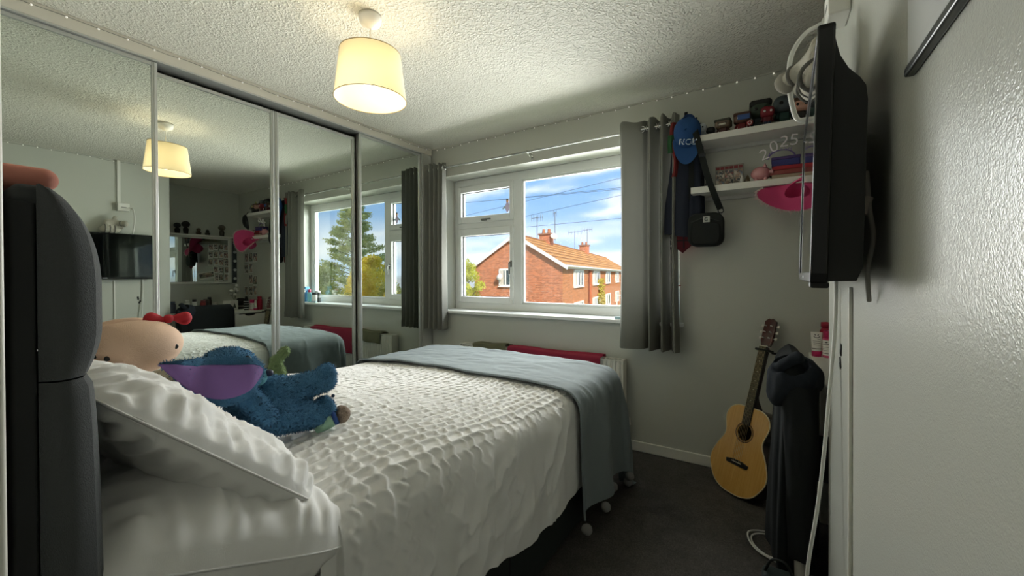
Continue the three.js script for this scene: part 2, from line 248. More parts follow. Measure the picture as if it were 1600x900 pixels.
// ---------------------------------------------------------------- pendant lamp
{
  const L = [-1.539, 0, -1.23], p = thing('pendant_lamp', 'lit cream drum shade pendant hanging from the white ceiling', 'lamp');
  part(p, 'ceiling_rose', lathe([[0, 2.3995], [0.05, 2.3995], [0.05, 2.385], [0.044, 2.362], [0.022, 2.35], [0.012, 2.342], [0, 2.342]], L[0], 0, L[2]), mat(0xf1efe8, { rough: 0.4 }));
  part(p, 'cord', rod([L[0], 2.2, L[2]], [L[0], 2.35, L[2]], 0.0035), mat(0xf0eee6));
  part(p, 'lamp_holder', lathe([[0, 2.21], [0.012, 2.21], [0.016, 2.19], [0.019, 2.165], [0.019, 2.145], [0, 2.145]], L[0], 0, L[2]), mat(0xf0eee6, { rough: 0.4 }));
  const s = part(p, 'shade', new THREE.LatheGeometry([[0.1575, 2.018], [0.1325, 2.226]].map(a => new THREE.Vector2(...a)), 64, 0).translate(L[0], 0, L[2]), new THREE.MeshPhysicalMaterial({ color: 0xf6e9c4, roughness: 1, transmission: 0.35, thickness: 0, side: THREE.DoubleSide, bumpMap: rep(T.weave, 8), bumpScale: 0.0004 }), 'cream fabric drum shade');
  part(s, 'rim', [new THREE.TorusGeometry(0.1575, 0.0018, 8, 64).rotateX(Math.PI / 2).translate(L[0], 2.018, L[2]), new THREE.TorusGeometry(0.1325, 0.0018, 8, 64).rotateX(Math.PI / 2).translate(L[0], 2.226, L[2])], mat(0xa89462, { rough: 0.7 }));
  part(s, 'spider', [0, 1, 2].map(i => rod([L[0], 2.2, L[2]], [L[0] + 0.135 * Math.cos(i * 2.094), 2.205, L[2] + 0.135 * Math.sin(i * 2.094)], 0.0015)), mat(0xe8e6de));
  part(p, 'bulb', lathe([[0, 2.045], [0.012, 2.047], [0.024, 2.055], [0.030, 2.07], [0.030, 2.085], [0.024, 2.105], [0.014, 2.13], [0.013, 2.146], [0, 2.146]], L[0], 0, L[2]), new THREE.MeshStandardMaterial({ color: 0xffffff, emissive: 0xfff1d2, emissiveIntensity: 3 }), 'glowing white bulb');
  const l = new THREE.PointLight(LAMP.colour, LAMP.intensity, 0, 2); l.name = 'pendant'; l.position.set(L[0], 2.085, L[2]); l.castShadow = true; l.shadow.radius = 1.2; scene.add(l);
}

// ---------------------------------------------------------------- bed
const BED = { xr: -0.745, xl: -2.185, foot: -2.30 };
const topY = z => 0.70 + 0.075 * sstep(-1.55, -0.65, z);
{
  const b = thing('bed', 'bed with dark divan base and tall charcoal velvet headboard', 'bed');
  const velvet = mat(0x3a3d3d, { rough: 0.88, sheen: 0.4, sheenRoughness: 0.4, sheenColor: new THREE.Color(0.3, 0.31, 0.31), bumpMap: rep(T.fine, 6), bumpScale: 0.0006 });
  const dark = mat(0x232a28, { rough: 0.9, bumpMap: rep(T.fine, 8), bumpScale: 0.001 });
  const base = part(b, 'base', boxAB(BED.xl + 0.02, BED.xr - 0.02, 0.03, 0.36, -2.20, -0.17, 0.02), dark, 'dark charcoal divan base');
  part(base, 'panel_seam', boxAB(BED.xr - 0.022, BED.xr - 0.018, 0.04, 0.35, -1.19, -1.184), M.blackMatt);
  for (const x of [BED.xl + 0.1, BED.xr - 0.1]) for (const z of [-0.3, -2.1]) part(b, 'foot', rod([x, 0, z], [x, 0.035, z], 0.02), M.black);
  const hb = part(b, 'headboard_frame', boxAB(-2.24, -0.71, 0.0, 1.30, -0.102, -0.082, 0.004), mat(0x1b1d1d, { rough: 0.9 }), 'black backing of headboard');
  const pad = (y0, y1, top) => { // a padded panel: rounded slab with a soft front
    const prof = [], n = 40; for (let i = 0; i <= n; i++) { const t = i / n, y = lerp(y0, y1, t); const e = top ? Math.pow(Math.max(0, 1 - Math.pow(Math.max(0, (t - 0.45) / 0.55), 2.3)), 0.55) : Math.pow(Math.sin(Math.PI * clamp(0.5 + t * 0.5, 0, 1)), 0.30); const eb = 0.74 + 0.26 * Math.pow(sstep(-0.01, 0.25, t), 0.5), e2 = top ? e : 0.74 + 0.26 * e; prof.push([y, -0.102 - 0.058 * Math.min(e2, eb) - 0.002]); }
    const g = grid(60, n, (u, v) => { const k = Math.round(v * n), x = lerp(-2.24, -0.708, u), edge = Math.pow(clamp(Math.min(u, 1 - u) / 0.02, 0, 1), 0.5); return [x, prof[k][0], -0.102 - (-(prof[k][1] + 0.102)) * lerp(0.80, 1, edge), x, prof[k][0]]; });
    const side = grid(6, n, (u, v) => { const k = Math.round(v * n); return [-0.708 + 0.012 * Math.sin(Math.PI * u), prof[k][0], lerp(-0.102, -0.102 - (-(prof[k][1] + 0.102)) * 0.80, u), u * 0.1, prof[k][0]]; });
    const side2 = grid(4, n, (u, v) => { const k = Math.round(v * n); return [-2.24, prof[k][0], lerp(-0.102, -0.102 + (prof[k][1] + 0.102) * 0.80, u), u * 0.1, prof[k][0]]; });
    return part(b, 'headboard_panel', [g, side, side2], velvet, 'padded charcoal velvet panel');
  };
  pad(1.092, 1.318, true); pad(0.60, 1.090, false); pad(0.10, 0.598, false);
  part(b, 'headboard_cap', boxAB(-2.24, -0.708, 1.295, 1.318, -0.118, -0.084, 0.008), velvet);
  const mt = thing('mattress', 'deep mattress in white fitted sheet under duvet', 'mattress');
  part(mt, 'core', boxAB(BED.xl + 0.01, BED.xr - 0.012, 0.362, 0.645, -2.2, -0.166, 0.05), mat(0xdedbd2, { rough: 0.9, bumpMap: rep(T.cloud, 3), bumpScale: 0.008 }));
}
function drape(a, b, R, ea, eb0, eb1) { // flat cloth point (a across from bed axis, b along -z) laid over the bed top: returns [out-x, drop, out-z]
  const sa = Math.sign(a), da = Math.max(0, Math.abs(a) - ea), db = b > eb1 ? b - eb1 : b < eb0 ? b - eb0 : 0, L = Math.hypot(da, db);
  if (L < 1e-9) return [a, 0, b, 0, 0];
  const q = R * Math.PI / 2, ang = Math.min(L, q) / R, out = R * Math.sin(ang), down = R * (1 - Math.cos(ang)) + Math.max(0, L - q);
  return [sa * Math.min(Math.abs(a), ea) + sa * da / L * out, down, clamp(b, eb0, eb1) + db / L * out, da / L * sa, db / L, L];
}
const axis = (BED.xr + BED.xl) / 2, halfW = (BED.xr - BED.xl) / 2;
const clothWhite = mat(0xf0efec, { rough: 0.9, bumpMap: rep(T.fine, 40), bumpScale: 0.0004, sheen: 0.2, sheenRoughness: 0.6 });
{
  // duvet with a smocked top: raised gathers in rows along the bed, plain crinkled sides
  const R = 0.085, ea = halfW - R + 0.015, b0 = 0.50, b1 = -BED.foot - R, hemR = 0.38, hemL = 0.40;
  const nu = 470, nv = 450, A0 = -(ea + hemL), A1 = ea + hemR + 0.10, B0 = b0 - 0.05, B1 = b1 + 0.30;
  const fx = [], g = grid(nu, nv, (u, v) => {
    let a = lerp(A0, A1, u), b = lerp(B0, B1, v);
    const hem = ea + hemR + 0.04 * sstep(0.9, 0.55, b) + 0.03 * (fbm3(b * 3, 5, 1, 2) - 0.5);
    if (a > ea) a = ea + (a - ea) * (hem - ea) / (A1 - ea);
    const rr_ = b < b0 ? 0.03 : R, [x, d, z, na, nb, L = 0] = drape(a, b, R, ea, b0, b1);
    let y = topY(-z) - d + 0.02 * (fbm3(a * 2.2, b * 2.2, 3, 3) - 0.5) * 2 * sstep(0.3, 0, L);
    const dome = -0.02 * Math.pow(Math.abs(a) / ea, 4) * (L === 0 ? 1 : 1); y += dome;
    let px = axis + x, pz = -z;
    if (b < b0) { pz = -b0 - (b - b0) * 0.25; y = topY(-b0) - (b0 - b) * 0.9 + dome - (Math.abs(a) > ea ? d - 0 : 0) + (Math.abs(a) > ea ? (b0 - b) * 0.9 : 0); if (Math.abs(a) > ea) { const q = drape(a, b0, R, ea, b0, b1); px = axis + q[0]; y = topY(-b0) - q[1] + dome; pz = -b0 + (b0 - b) * 0.8; } }
    if (na) { const down = Math.max(0, L - R); px += Math.sign(na) * (1 - 0.9 * sstep(1.5, 1.68, b)) * (0.012 * Math.sin(b * 21 + 2 * fbm3(b * 4, 1, 1, 2)) * sstep(0.02, 0.25, down) + 0.03 * sstep(0, 0.4, down) * (fbm3(b * 5, y * 3, 9, 3) - 0.35)); }
    if (b > b1) { y = Math.max(y, 0.3); }
    fx.push([a, b, L]); return [px, y, pz, a, b];
  });
  displace(g, (x, y, z, i) => {
    const [a, b, L] = fx[i]; if (b < b0) return 0.004 * (fbm3(x * 9, y * 9, z * 9, 3) - 0.5);
    const nearHead = sstep(1.15, 0.62, b), reach = ea + 0.035 + 0.20 * nearHead + 0.05 * (fbm3(b * 14, 2, 2, 3) - 0.5);
    const k = 1 - sstep(reach, reach + 0.07, a), k2 = sstep(-ea - 0.1, -ea, a), wob = 0.018 * (fbm3(a * 4, b * 4, 4, 3) - 0.5) * 2 + 0.004 * (fbm3(a * 30, b * 30, 6, 2) - 0.5) * 2;
    const aw = a + wob * 1.3, row = Math.floor(aw / 0.038), fr = aw / 0.038 - row - 0.5;
    const line = (1 - 0.8 * sstep(ea, ea + 0.07, a)) * Math.exp(-Math.pow((Math.abs(fr) - 0.5) * 5.5, 2)), ph = hash3(row, 3, 5) * 7, sp = 0.043 + 0.010 * hash3(row, 8, 1);
    const bw = b + wob * 1.6 + 0.006 * Math.sin(a * 160), fb = (bw + ph * sp) / sp, jb = hash3(row, Math.floor(fb), 2), cross = Math.exp(-Math.pow((fb - Math.floor(fb) - 0.5 + (jb - 0.5) * 0.4) * 6.5, 2));
    const smock = (0.0115 * Math.max(line, cross * (0.55 + 0.45 * jb)) - 0.004) * k * k2 * (1 - 0.55 * sstep(ea + 0.02, ea + 0.14, a));
    const crease = (1 - 0.85 * sstep(1.5, 1.66, b)) * 0.020 * Math.pow(1 - Math.abs(2 * fbm3(b * 8 + L * 6, L * 5 - b * 3, 7, 3) - 1), 5) * (1 - k) + 0.026 * nearHead * sstep(0.02, 0.12, L) * (1 - Math.abs(2 * fbm3(b * 13 + L * 2, L * 2.2, 11, 2) - 1) - 0.5);
    return smock + crease + 0.006 * (fbm3(a * 6, b * 6, 21, 3) - 0.5);
  });
  const d = single('duvet', g, clothWhite, 'white duvet with smocked gathered top and plain hanging sides', 'duvet');
}
{
  // grey fleece throw across the foot with pompoms on its hem
  const R = 0.10, ea = halfW - R + 0.028, b0 = 0.3, b1 = -BED.foot - R + 0.02, B0 = 1.655, B1 = b1 + 0.62;
  const drop = 0.60, nu = 260, nv = 150;
  const pt = (a, b) => {
    const [x, d, z, na, nb, L = 0] = drape(a, b, R, ea, b0, b1); let px = axis + x, pz = -z, y = topY(-Math.min(z, b1)) + 0.018 - d - 0.02 * Math.pow(Math.min(1, Math.abs(a) / ea), 4);
    const down = Math.max(0, L - R * 0.8), ang = Math.atan2(Math.abs(a) > ea ? Math.abs(a) - ea : 0, b > b1 ? b - b1 : 1e-6);
    if (L > 0) { const corner = Math.sin(2 * ang), wv = 0.030 * sstep(0, 0.3, down) * Math.sin((na ? b * 17 : a * 15) + corner * 7) + 0.012 * sstep(0, 0.06, L) + 0.10 * down * (0.45 + corner * 0.4); px += na * wv; pz -= nb * wv; }
    const floorY = 0.015; if (y < floorY) { const over = floorY - y; y = floorY + 0.004 * Math.sin(over * 40); px += na * over * 0.5; pz -= nb * over * 0.5; }
    pz = Math.max(pz, -2.66);
    y += 0.012 * (fbm3(a * 3.3 + 5, b * 7, 2, 3) - 0.5) * 2 * (L ? 0.5 : 1); return [px, y, pz];
  };
  const g = grid(nu, nv, (u, v) => { const a = lerp(-(ea + drop), ea + drop + 0.02, u); let b = lerp(B0, B1, v); b += 0.012 * (1 - v) * (fbm3(a * 5, 1, 3, 3) - 0.5) * 2 + 0.02 * (1 - v) * Math.sin(a * 1.7); const p = pt(a, b); return [...p, a, b]; });
  displace(g, (x, y, z) => 0.010 * (Math.pow(1 - Math.abs(2 * fbm3(x * 5 + z * 3, y * 5, z * 8, 3) - 1), 3) - 0.3) * 0.7);
  const th = thing('throw_blanket', 'grey fleece throw with pompom hem laid across foot of bed', 'blanket');
  part(th, 'fleece', g, mat(0x838d8e, { rough: 0.9, sheen: 0.7, sheenRoughness: 0.45, sheenColor: new THREE.Color(0.55, 0.6, 0.63), bumpMap: rep(T.fine, 30), bumpScale: 0.0007 }));
  const edge = []; for (let i = 0; i <= 80; i++) { const a = lerp(-(ea + drop), ea + drop + 0.02, i / 80), b = B0 + 0.012 * (fbm3(a * 5, 1, 3, 3) - 0.5) * 2 + 0.02 * Math.sin(a * 1.7), p = pt(a, b); edge.push([p[0], p[1] + 0.004, p[2]]); }
  part(th, 'hem', tube(edge, 0.006, 240, 6), mat(0x7b8488, { rough: 0.95 }));
  for (let i = 0; i < 5; i++) { const b = lerp(B0 + 0.01, B1 - 0.35, i / 4), p = pt(ea + drop + 0.02, b); const q = displace(ball(0.024, 0, 0, 0, 1, 1, 1, 22), (x, y, z) => 0.004 * (fbm3(x * 200, y * 200, z * 200, 2) - 0.5)); part(th, 'pompom', q.translate(p[0] + 0.008, Math.max(0.026, p[1] - 0.03), p[2]), mat(0x8b8a88, { rough: 1 })); }
}

// ---------------------------------------------------------------- pillows
function pillowGeo(hx, hy, ht, s, rib = 0) { // closed cushion in its own axes: x length, y height, z thickness
  const n = 120, m = 90, face = k => grid(n, m, (u, v) => {
    const a = u * 2 - 1, b = v * 2 - 1, x = hx * a * (1 - 0.10 * b * b * b * b) * (1 - 0.03 * (1 - b * b)), y = hy * b * (1 - 0.10 * a * a * a * a) * (1 - 0.03 * (1 - a * a));
    const ea_ = 1 - Math.abs(a), eb_ = 1 - Math.abs(b), edge = Math.min(ea_ * hx, eb_ * hy), t = ht * Math.pow(Math.max(0, 1 - Math.pow(Math.abs(a), 4.5)), 0.5) * Math.pow(Math.max(0, 1 - Math.pow(Math.abs(b), 2.8)), 0.55);
    const soft = sstep(0, 0.05, edge), w = 0.022 * (fbm3(x * 6 + s, y * 6, s + k, 3) - 0.5) * 2 * soft;
    const rid = q => Math.pow(1 - Math.abs(2 * q - 1), 5), fold = 0.016 * rid(fbm3(x * 9 + y * 4 + s, y * 5 - x * 3, s * 2 + k, 3)) * soft;
    const pleat = 0.005 * Math.sin(b * 30 + 6 * fbm3(a * 3, b * 4, s, 2)) * sstep(0, 0.02, ea_ * hx) * sstep(0.12, 0.02, ea_ * hx) + 0.004 * Math.sin(a * 40 + 7 * fbm3(a * 4, b * 3, s + 2, 2)) * sstep(0, 0.02, eb_ * hy) * sstep(0.10, 0.02, eb_ * hy);
    const r = rib && k < 0 ? rib * Math.max(Math.exp(-Math.pow((((x / 0.045) % 1 + 1) % 1 - 0.5) * 4.5, 2)), Math.exp(-Math.pow((((y / 0.030 + 3 * hash3(Math.floor(x / 0.045), 1, 4)) % 1 + 1) % 1 - 0.5) * 5, 2))) * sstep(0.01, 0.05, edge) : 0;
    return [x, y, k * (t + pleat + r + fold) + w * 0.7, x, y];
  });
  const f = face(1), b = face(-1); b.index.array.reverse(); b.computeVertexNormals();
  return join([f, b]);
}
function pillow(name, label, group, at, tiltX, hx, hy, ht, s, rib, rotZ = 0, rotY = 0) {
  const p = thing(name, label, 'pillow', group, at); p.rotation.order = 'YXZ'; p.rotation.set(tiltX, rotY, rotZ);
  part(p, 'cover', pillowGeo(hx, hy, ht, s, rib), clothWhite);
  const pipe = []; for (let i = 0; i < 120; i++) { const t = i / 120 * 4, k = Math.floor(t), f = (t - k) * 2 - 1, a = [f, 1, -f, -1][k], b = [-1, f, 1, -f][k]; pipe.push([hx * a * (1 - 0.10 * b ** 4) * (1 - 0.03 * (1 - b * b)), hy * b * (1 - 0.10 * a ** 4) * (1 - 0.03 * (1 - a * a)), 0]); }
  part(p, 'seam', tube(pipe, 0.0022, 240, 6, true), clothWhite); return p;
}
// y runs up the slope to the headboard
pillow('pillow', 'white smocked pillow leaning on headboard at side nearest open floor', null, [-1.055, 0.895, -0.325], 0.83, 0.315, 0.225, 0.060, 3.1, 0.004);
pillow('pillow', 'plain white pillow lying beneath the smocked pillow at bed edge', null, [-1.045, 0.745, -0.330], 1.16, 0.345, 0.225, 0.115, 8.3, 0);
pillow('pillow', 'white smocked pillow leaning on headboard at wardrobe side', null, [-1.80, 0.895, -0.325], 0.83, 0.33, 0.225, 0.060, 5.7, 0.004);
pillow('pillow', 'plain white pillow lying beneath the smocked pillow at wardrobe side', null, [-1.80, 0.745, -0.330], 1.16, 0.34, 0.225, 0.11, 11.9, 0);

// ---------------------------------------------------------------- soft toys on the bed
const furM = (c, o = {}) => mat(c, { rough: 1, sheen: 0.5, sheenRoughness: 0.5, bumpMap: rep(T.fur, 3), bumpScale: 0.004, ...o });
function furPart(parent, geo, n, len, m) { // short pile: little blades leaning along the surface normal
  const p = geo.attributes.position, q = geo.attributes.normal, pos = [], nor = [];
  for (let i = 0; i < n; i++) {
    const k = Math.floor(rnd() * p.count), N = V(q.getX(k), q.getY(k), q.getZ(k)), P = V(p.getX(k) + rr(-0.002, 0.002), p.getY(k) + rr(-0.002, 0.002), p.getZ(k) + rr(-0.002, 0.002)), d = N.clone().add(V(rr(-0.7, 0.7), rr(-0.9, 0.3), rr(-0.7, 0.7))).normalize(), s = d.clone().cross(V(rr(-1, 1), rr(-1, 1), rr(-1, 1))).normalize().multiplyScalar(0.0009), T_ = P.clone().addScaledVector(d, len * rr(0.5, 1.1));
    for (const v of [P.clone().add(s), P.clone().sub(s), T_]) { pos.push(v.x, v.y, v.z); nor.push(N.x, N.y, N.z); }
  }
  const g = new THREE.BufferGeometry(); g.setAttribute('position', new THREE.Float32BufferAttribute(pos, 3)); g.setAttribute('normal', new THREE.Float32BufferAttribute(nor, 3)); g.setAttribute('uv', new THREE.Float32BufferAttribute(new Float32Array(pos.length / 3 * 2), 2));
  const o = part(parent, 'fur', g, m); o.userData.kind = 'stuff'; return o;
}
const fluffy = (f, amp = 0.004, k = 90) => (x, y, z) => f([x, y, z]) + amp * (fbm3(x * k, y * k, z * k, 2) - 0.5);
{
  const t = thing('plush_toy', 'blue furry plush toy with big purple-lined floppy ear lying on smocked pillow', 'soft toy');
  const blue = furM(0x4a80a8), X0 = -1.16;
  const body = fluffy(p => {
    let d = ell(p, [X0, 0.872, -0.565], [0.085, 0.072, 0.085]);
    d = smin(d, cap(p, [X0 + 0.035, 0.895, -0.58], [X0 + 0.045, 0.905, -0.705], 0.040, 0.034), 0.02);
    d = smin(d, cap(p, [X0 + 0.05, 0.835, -0.58], [X0 + 0.065, 0.818, -0.68], 0.044, 0.038), 0.02);
    d = smin(d, ell(p, [X0 + 0.045, 0.913, -0.725], [0.035, 0.040, 0.026]), 0.012);
    d = smin(d, ell(p, [X0 + 0.068, 0.825, -0.705], [0.038, 0.040, 0.024]), 0.012);
    d = smin(d, cap(p, [X0 + 0.06, 0.91, -0.50], [X0 + 0.09, 0.86, -0.53], 0.03, 0.026), 0.015);
    return smin(d, ell(p, [X0 - 0.005, 0.978, -0.485], [0.070, 0.054, 0.064]), 0.02);
  });
  part(t, 'body', blob(body, [X0 - 0.13, 0.75, -0.80], [X0 + 0.15, 1.09, -0.36], 0.0045), blue);
  part(t, 'muzzle', blob(fluffy(p => ell(p, [X0 + 0.035, 0.955, -0.530], [0.036, 0.028, 0.028])), [X0 - 0.02, 0.90, -0.59], [X0 + 0.11, 1.01, -0.48], 0.004), furM(0x6fb4c4), 'pale blue muzzle');
  part(t, 'eye', ball(0.009, X0 + 0.046, 1.004, -0.508), mat(0x0a0a0c, { rough: 0.08 }), 'small black bead eye');
  part(t, 'nose', ball(0.011, X0 + 0.060, 0.962, -0.553, 1, 0.8, 0.9), mat(0x1b2540, { rough: 0.6 }));
  // ear: a leaf-shaped pad, long axis towards the headboard, purple lining on the side that faces up
  const ear = (grow, thick, off) => grid(40, 24, (u, v) => {
    const l = u, w = Math.pow(Math.sin(Math.PI * Math.pow(l, 0.8)), 0.75) * (0.052 + grow), a = v * Math.PI * 2;
    const cx = lerp(0, 0.205, l), bend = -0.035 * Math.sin(l * Math.PI) + 0.03 * l;
    return [X0 + 0.105 + off[0] + thick * Math.sin(a) * Math.pow(Math.sin(Math.PI * clamp(l, 0.02, 0.98)), 0.5) * 0.8 + 0.012 * Math.sin(l * 9), 0.984 + off[1] + w * Math.cos(a) + bend + 0.02 * l, -0.520 + cx + off[2]];
  });
  const e1 = part(t, 'ear', displace(ear(0.006, 0.013, [0, 0, 0]), (x, y, z) => 0.004 * (fbm3(x * 90, y * 90, z * 90, 2) - 0.5)), blue);
  part(e1, 'ear_lining', displace(ear(-0.013, 0.009, [0.0085, 0.001, 0.006]), (x, y, z) => 0.005 * (fbm3(x * 22, y * 22, z * 22, 2) - 0.5)), mat(0x7a5a94, { rough: 0.85, sheen: 0.6, sheenRoughness: 0.4 }), 'purple ear lining');
  furPart(t, t.children[0].geometry, 18000, 0.0065, blue); furPart(e1, e1.geometry, 1200, 0.0065, blue);
  for (const [dx, dy, dz] of [[0.050, 0.938, -0.748], [0.030, 0.943, -0.745], [0.072, 0.86, -0.728]]) part(t, 'claw', ball(0.005, X0 + dx, dy, dz), mat(0x20344a));
}
{
  const t = thing('plush_toy', 'round peach plush toy with red bow behind the blue one', 'soft toy'), c = [-1.30, 1.045, -0.335];
  part(t, 'body', displace(ball(0.1, c[0], c[1], c[2], 0.88, 0.70, 1.0, 48), (x, y, z) => -0.012 * Math.exp(-Math.pow((x - c[0] - 0.01) / 0.01, 2)) * sstep(0.03, 0.07, y - c[1]) + 0.006 * (fbm3(x * 18, y * 18, z * 18, 2) - 0.5)), mat(0xe2c0a4, { rough: 0.8, sheen: 0.5, sheenRoughness: 0.5, bumpMap: rep(T.fur, 6), bumpScale: 0.0008 }));
  for (const [dy, dz, s] of [[-0.004, -0.066, 1], [-0.012, 0.058, 1], [-0.006, 0.075, 0.8]]) { const xx = 0.088 * Math.sqrt(Math.max(0, 1 - (dy / 0.07) ** 2 - (dz / 0.1) ** 2)); part(t, 'eye', ball(0.0055 * s, c[0] + xx, c[1] + dy, c[2] + dz, 0.5, 1.1, 1), M.black); }
  const bow = [], red = mat(0xb5202c, { rough: 0.75, sheen: 0.5 });
  for (const s of [-1, 1]) { const lb = ball(0.024, 0, 0, 0, 0.5, 0.9, 1, 20); const p = lb.attributes.position; for (let i = 0; i < p.count; i++) { const k = 0.35 + 0.65 * sstep(-0.024, 0.024, p.getZ(i) * s); p.setX(i, p.getX(i) * k); p.setY(i, p.getY(i) * k); } lb.computeVertexNormals(); bow.push(lb.rotateX(0.35).translate(0, -s * 0.012, s * 0.023)); }
  part(t, 'bow', [...bow, ball(0.011)].map(g => g.rotateX(-0.5).translate(c[0] + 0.02, c[1] + 0.062, c[2] - 0.066)), red, 'red fabric bow');
}
{
  const c = [-1.20, 0.975, -0.385];
  single('plush_toy', blob(fluffy(p => ell(p, c, [0.03, 0.024, 0.042]), 0.014, 120), [c[0] - 0.05, c[1] - 0.05, c[2] - 0.06], [c[0] + 0.05, c[1] + 0.05, c[2] + 0.06], 0.003), furM(0xd9cdb2), 'small fluffy cream plush peeking from under the peach one', 'soft toy');
}
{
  const t = thing('plush_toy', 'small green plush toy with raised arm beyond the blue one', 'soft toy'), c = [-1.42, 0.0, -0.74];
  part(t, 'body', blob(fluffy(p => { let d = ell(p, [c[0], 0.835, c[2]], [0.035, 0.075, 0.03]); d = smin(d, cap(p, [c[0], 0.885, c[2]], [c[0] - 0.005, 0.925, c[2] + 0.005], 0.022, 0.016), 0.02); d = smin(d, cap(p, [c[0], 0.925, c[2]], [c[0] + 0.012, 0.955, c[2] - 0.02], 0.013, 0.017), 0.012); return smin(d, cap(p, [c[0], 0.87, c[2]], [c[0] + 0.03, 0.875, c[2] + 0.03], 0.014, 0.014), 0.012); }, 0.006, 140), [c[0] - 0.07, 0.74, c[2] - 0.08], [c[0] + 0.08, 0.99, c[2] + 0.08], 0.0035), furM(0x7d9462)); furPart(t, t.children[0].geometry, 3000, 0.007, furM(0x7d9462));
}
{
  const t = thing('plush_toy', 'small brown plush with green and navy banded sleeve under blue toy foot', 'soft toy');
  part(t, 'sleeve', lathe([[0, -0.035], [0.026, -0.033], [0.031, -0.01], [0.031, 0.012], [0.028, 0.02], [0, 0.02]], 0, 0, 0).rotateX(-1.2).rotateY(-0.5).translate(-1.085, 0.80, -0.70), mat(0x8fb59c, { rough: 0.9 }));
  part(t, 'cuff', lathe([[0.0, 0.018], [0.03, 0.018], [0.031, 0.03], [0.0, 0.031]], 0, 0, 0).rotateX(-1.2).rotateY(-0.5).translate(-1.085, 0.80, -0.70), mat(0x2a4a86, { rough: 0.9 }));
  part(t, 'paw', blob(fluffy(p => ell(p, [-1.068, 0.805, -0.742], [0.026, 0.026, 0.022]), 0.006, 150), [-1.11, 0.76, -0.79], [-1.03, 0.85, -0.70], 0.003), furM(0x9b8878));
}
{
  const b = thing('bolster_cushion', 'coral pink bolster cushion resting along top of headboard', 'cushion');
  part(b, 'cover', displace(new RoundedBoxGeometry(0.66, 0.027, 0.056, 8, 0.0132).translate(-1.075, 1.3325, -0.1005), (x, y, z) => 0.0015 * (fbm3(x * 20, y * 40, z * 40, 2) - 0.5)), mat(0xd98c78, { rough: 0.8, sheen: 0.4, bumpMap: rep(T.fur, 4), bumpScale: 0.0006 }));
}

// ---------------------------------------------------------------- curtains, pole, radiator, towels, window board things
const ROD = { y: 2.18, z: -2.747 };
{
  const r = thing('curtain_pole', 'thin silver curtain pole on small wall brackets above window', 'curtain pole');
  part(r, 'pole', rod([-2.66, ROD.y, ROD.z], [-0.44, ROD.y, ROD.z], 0.008, 0.008, 16), mat(0xbfc0bd, { rough: 0.25, metal: 1 }));
  for (const x of [-2.66, -0.44]) part(r, 'finial', ball(0.013, x, ROD.y, ROD.z), M.chrome);
  for (const x of [-2.62, -1.599, -0.48]) part(r, 'bracket', [rod([x, ROD.y - 0.004, ROD.z], [x, ROD.y - 0.004, ZW], 0.005), bx(0.018, 0.055, 0.006, x, ROD.y - 0.015, ZW + 0.003, 0.002), rod([x, ROD.y - 0.03, ZW + 0.004], [x, ROD.y - 0.012, ROD.z], 0.003), new THREE.TorusGeometry(0.0105, 0.003, 8, 20).rotateY(Math.PI / 2).translate(x, ROD.y, ROD.z)], M.chrome);
}
function curtain(label, path, y0, y1, holes) {
  const c = thing('curtain', label, 'curtain'), nu = 220, nv = 60, cv = new THREE.CatmullRomCurve3(path.map(p => V(p[0], 0, p[1])), false, 'catmullrom', 0.5);
  const P0 = Array.from({ length: nu + 1 }, (_, i) => cv.getPointAt(i / nu)), xm = (path[0][0] + path[path.length - 1][0]) / 2;
  const shape = (u, v) => { const p = P0[Math.round(u * nu)], k = 1 - v, w = fbm3(u * 6, v * 3, xm, 2) - 0.5; return [xm + (p.x - xm) * (1 - 0.05 * Math.sin(v * 3)) + 0.014 * k * w, lerp(y0, y1, v) + 0.006 * (fbm3(u * 5, 2, xm, 2) - 0.5) + (v === 1 ? 0.008 * Math.sin(u * 30) : 0), Math.max(ROD.z + (p.z - ROD.z) * (0.85 + 0.35 * k) + 0.02 * k * w, ZW + 0.008)]; };
  const m = mat(0x7b7b73, { rough: 0.95, bumpMap: rep(T.weave, 5), bumpScale: 0.0006, transmission: 0.06, thickness: 0 });
  part(c, 'panel', grid(nu, nv, (u, v) => [...shape(u, v), u * 1.2, v * 1.5]), m);
  part(c, 'hem_fold', grid(nu, 3, (u, v) => { const p = shape(u, v * 0.045); return [p[0], p[1] - 0.001, p[2] + 0.003]; }), m);
  for (const h of holes) part(c, 'eyelet', new THREE.TorusGeometry(0.019, 0.0035, 8, 24).rotateY(h[1]).translate(h[0], ROD.y, ROD.z), M.chrome);
  return c;
}
const zig = (x0, x1, n, z0, z1) => Array.from({ length: n + 1 }, (_, i) => [lerp(x0, x1, i / n) , i % 2 ? z1 : z0]);
curtain('grey eyelet curtain bunched beside the mirror wardrobe', zig(-2.660, -2.440, 8, -2.705, -2.795), 0.735, 2.225, [-2.646, -2.619, -2.591, -2.564, -2.536, -2.509, -2.481, -2.454].map((x, i) => [x, i % 2 ? 0.5 : -0.5]));
curtain('grey eyelet curtain drawn back beside the wall shelves', [[-0.862, -2.735], [-0.835, -2.700], [-0.775, -2.712], [-0.715, -2.745], [-0.690, -2.795], [-0.672, -2.74], [-0.655, -2.69], [-0.632, -2.74], [-0.612, -2.80], [-0.595, -2.74], [-0.575, -2.695], [-0.558, -2.745], [-0.540, -2.795], [-0.522, -2.74], [-0.503, -2.70], [-0.48, -2.745]], 0.725, 2.235, [[-0.845, 0.3], [-0.715, 0.2], [-0.672, 0.6], [-0.632, -0.6], [-0.595, 0.6], [-0.558, -0.6], [-0.522, 0.6]]);

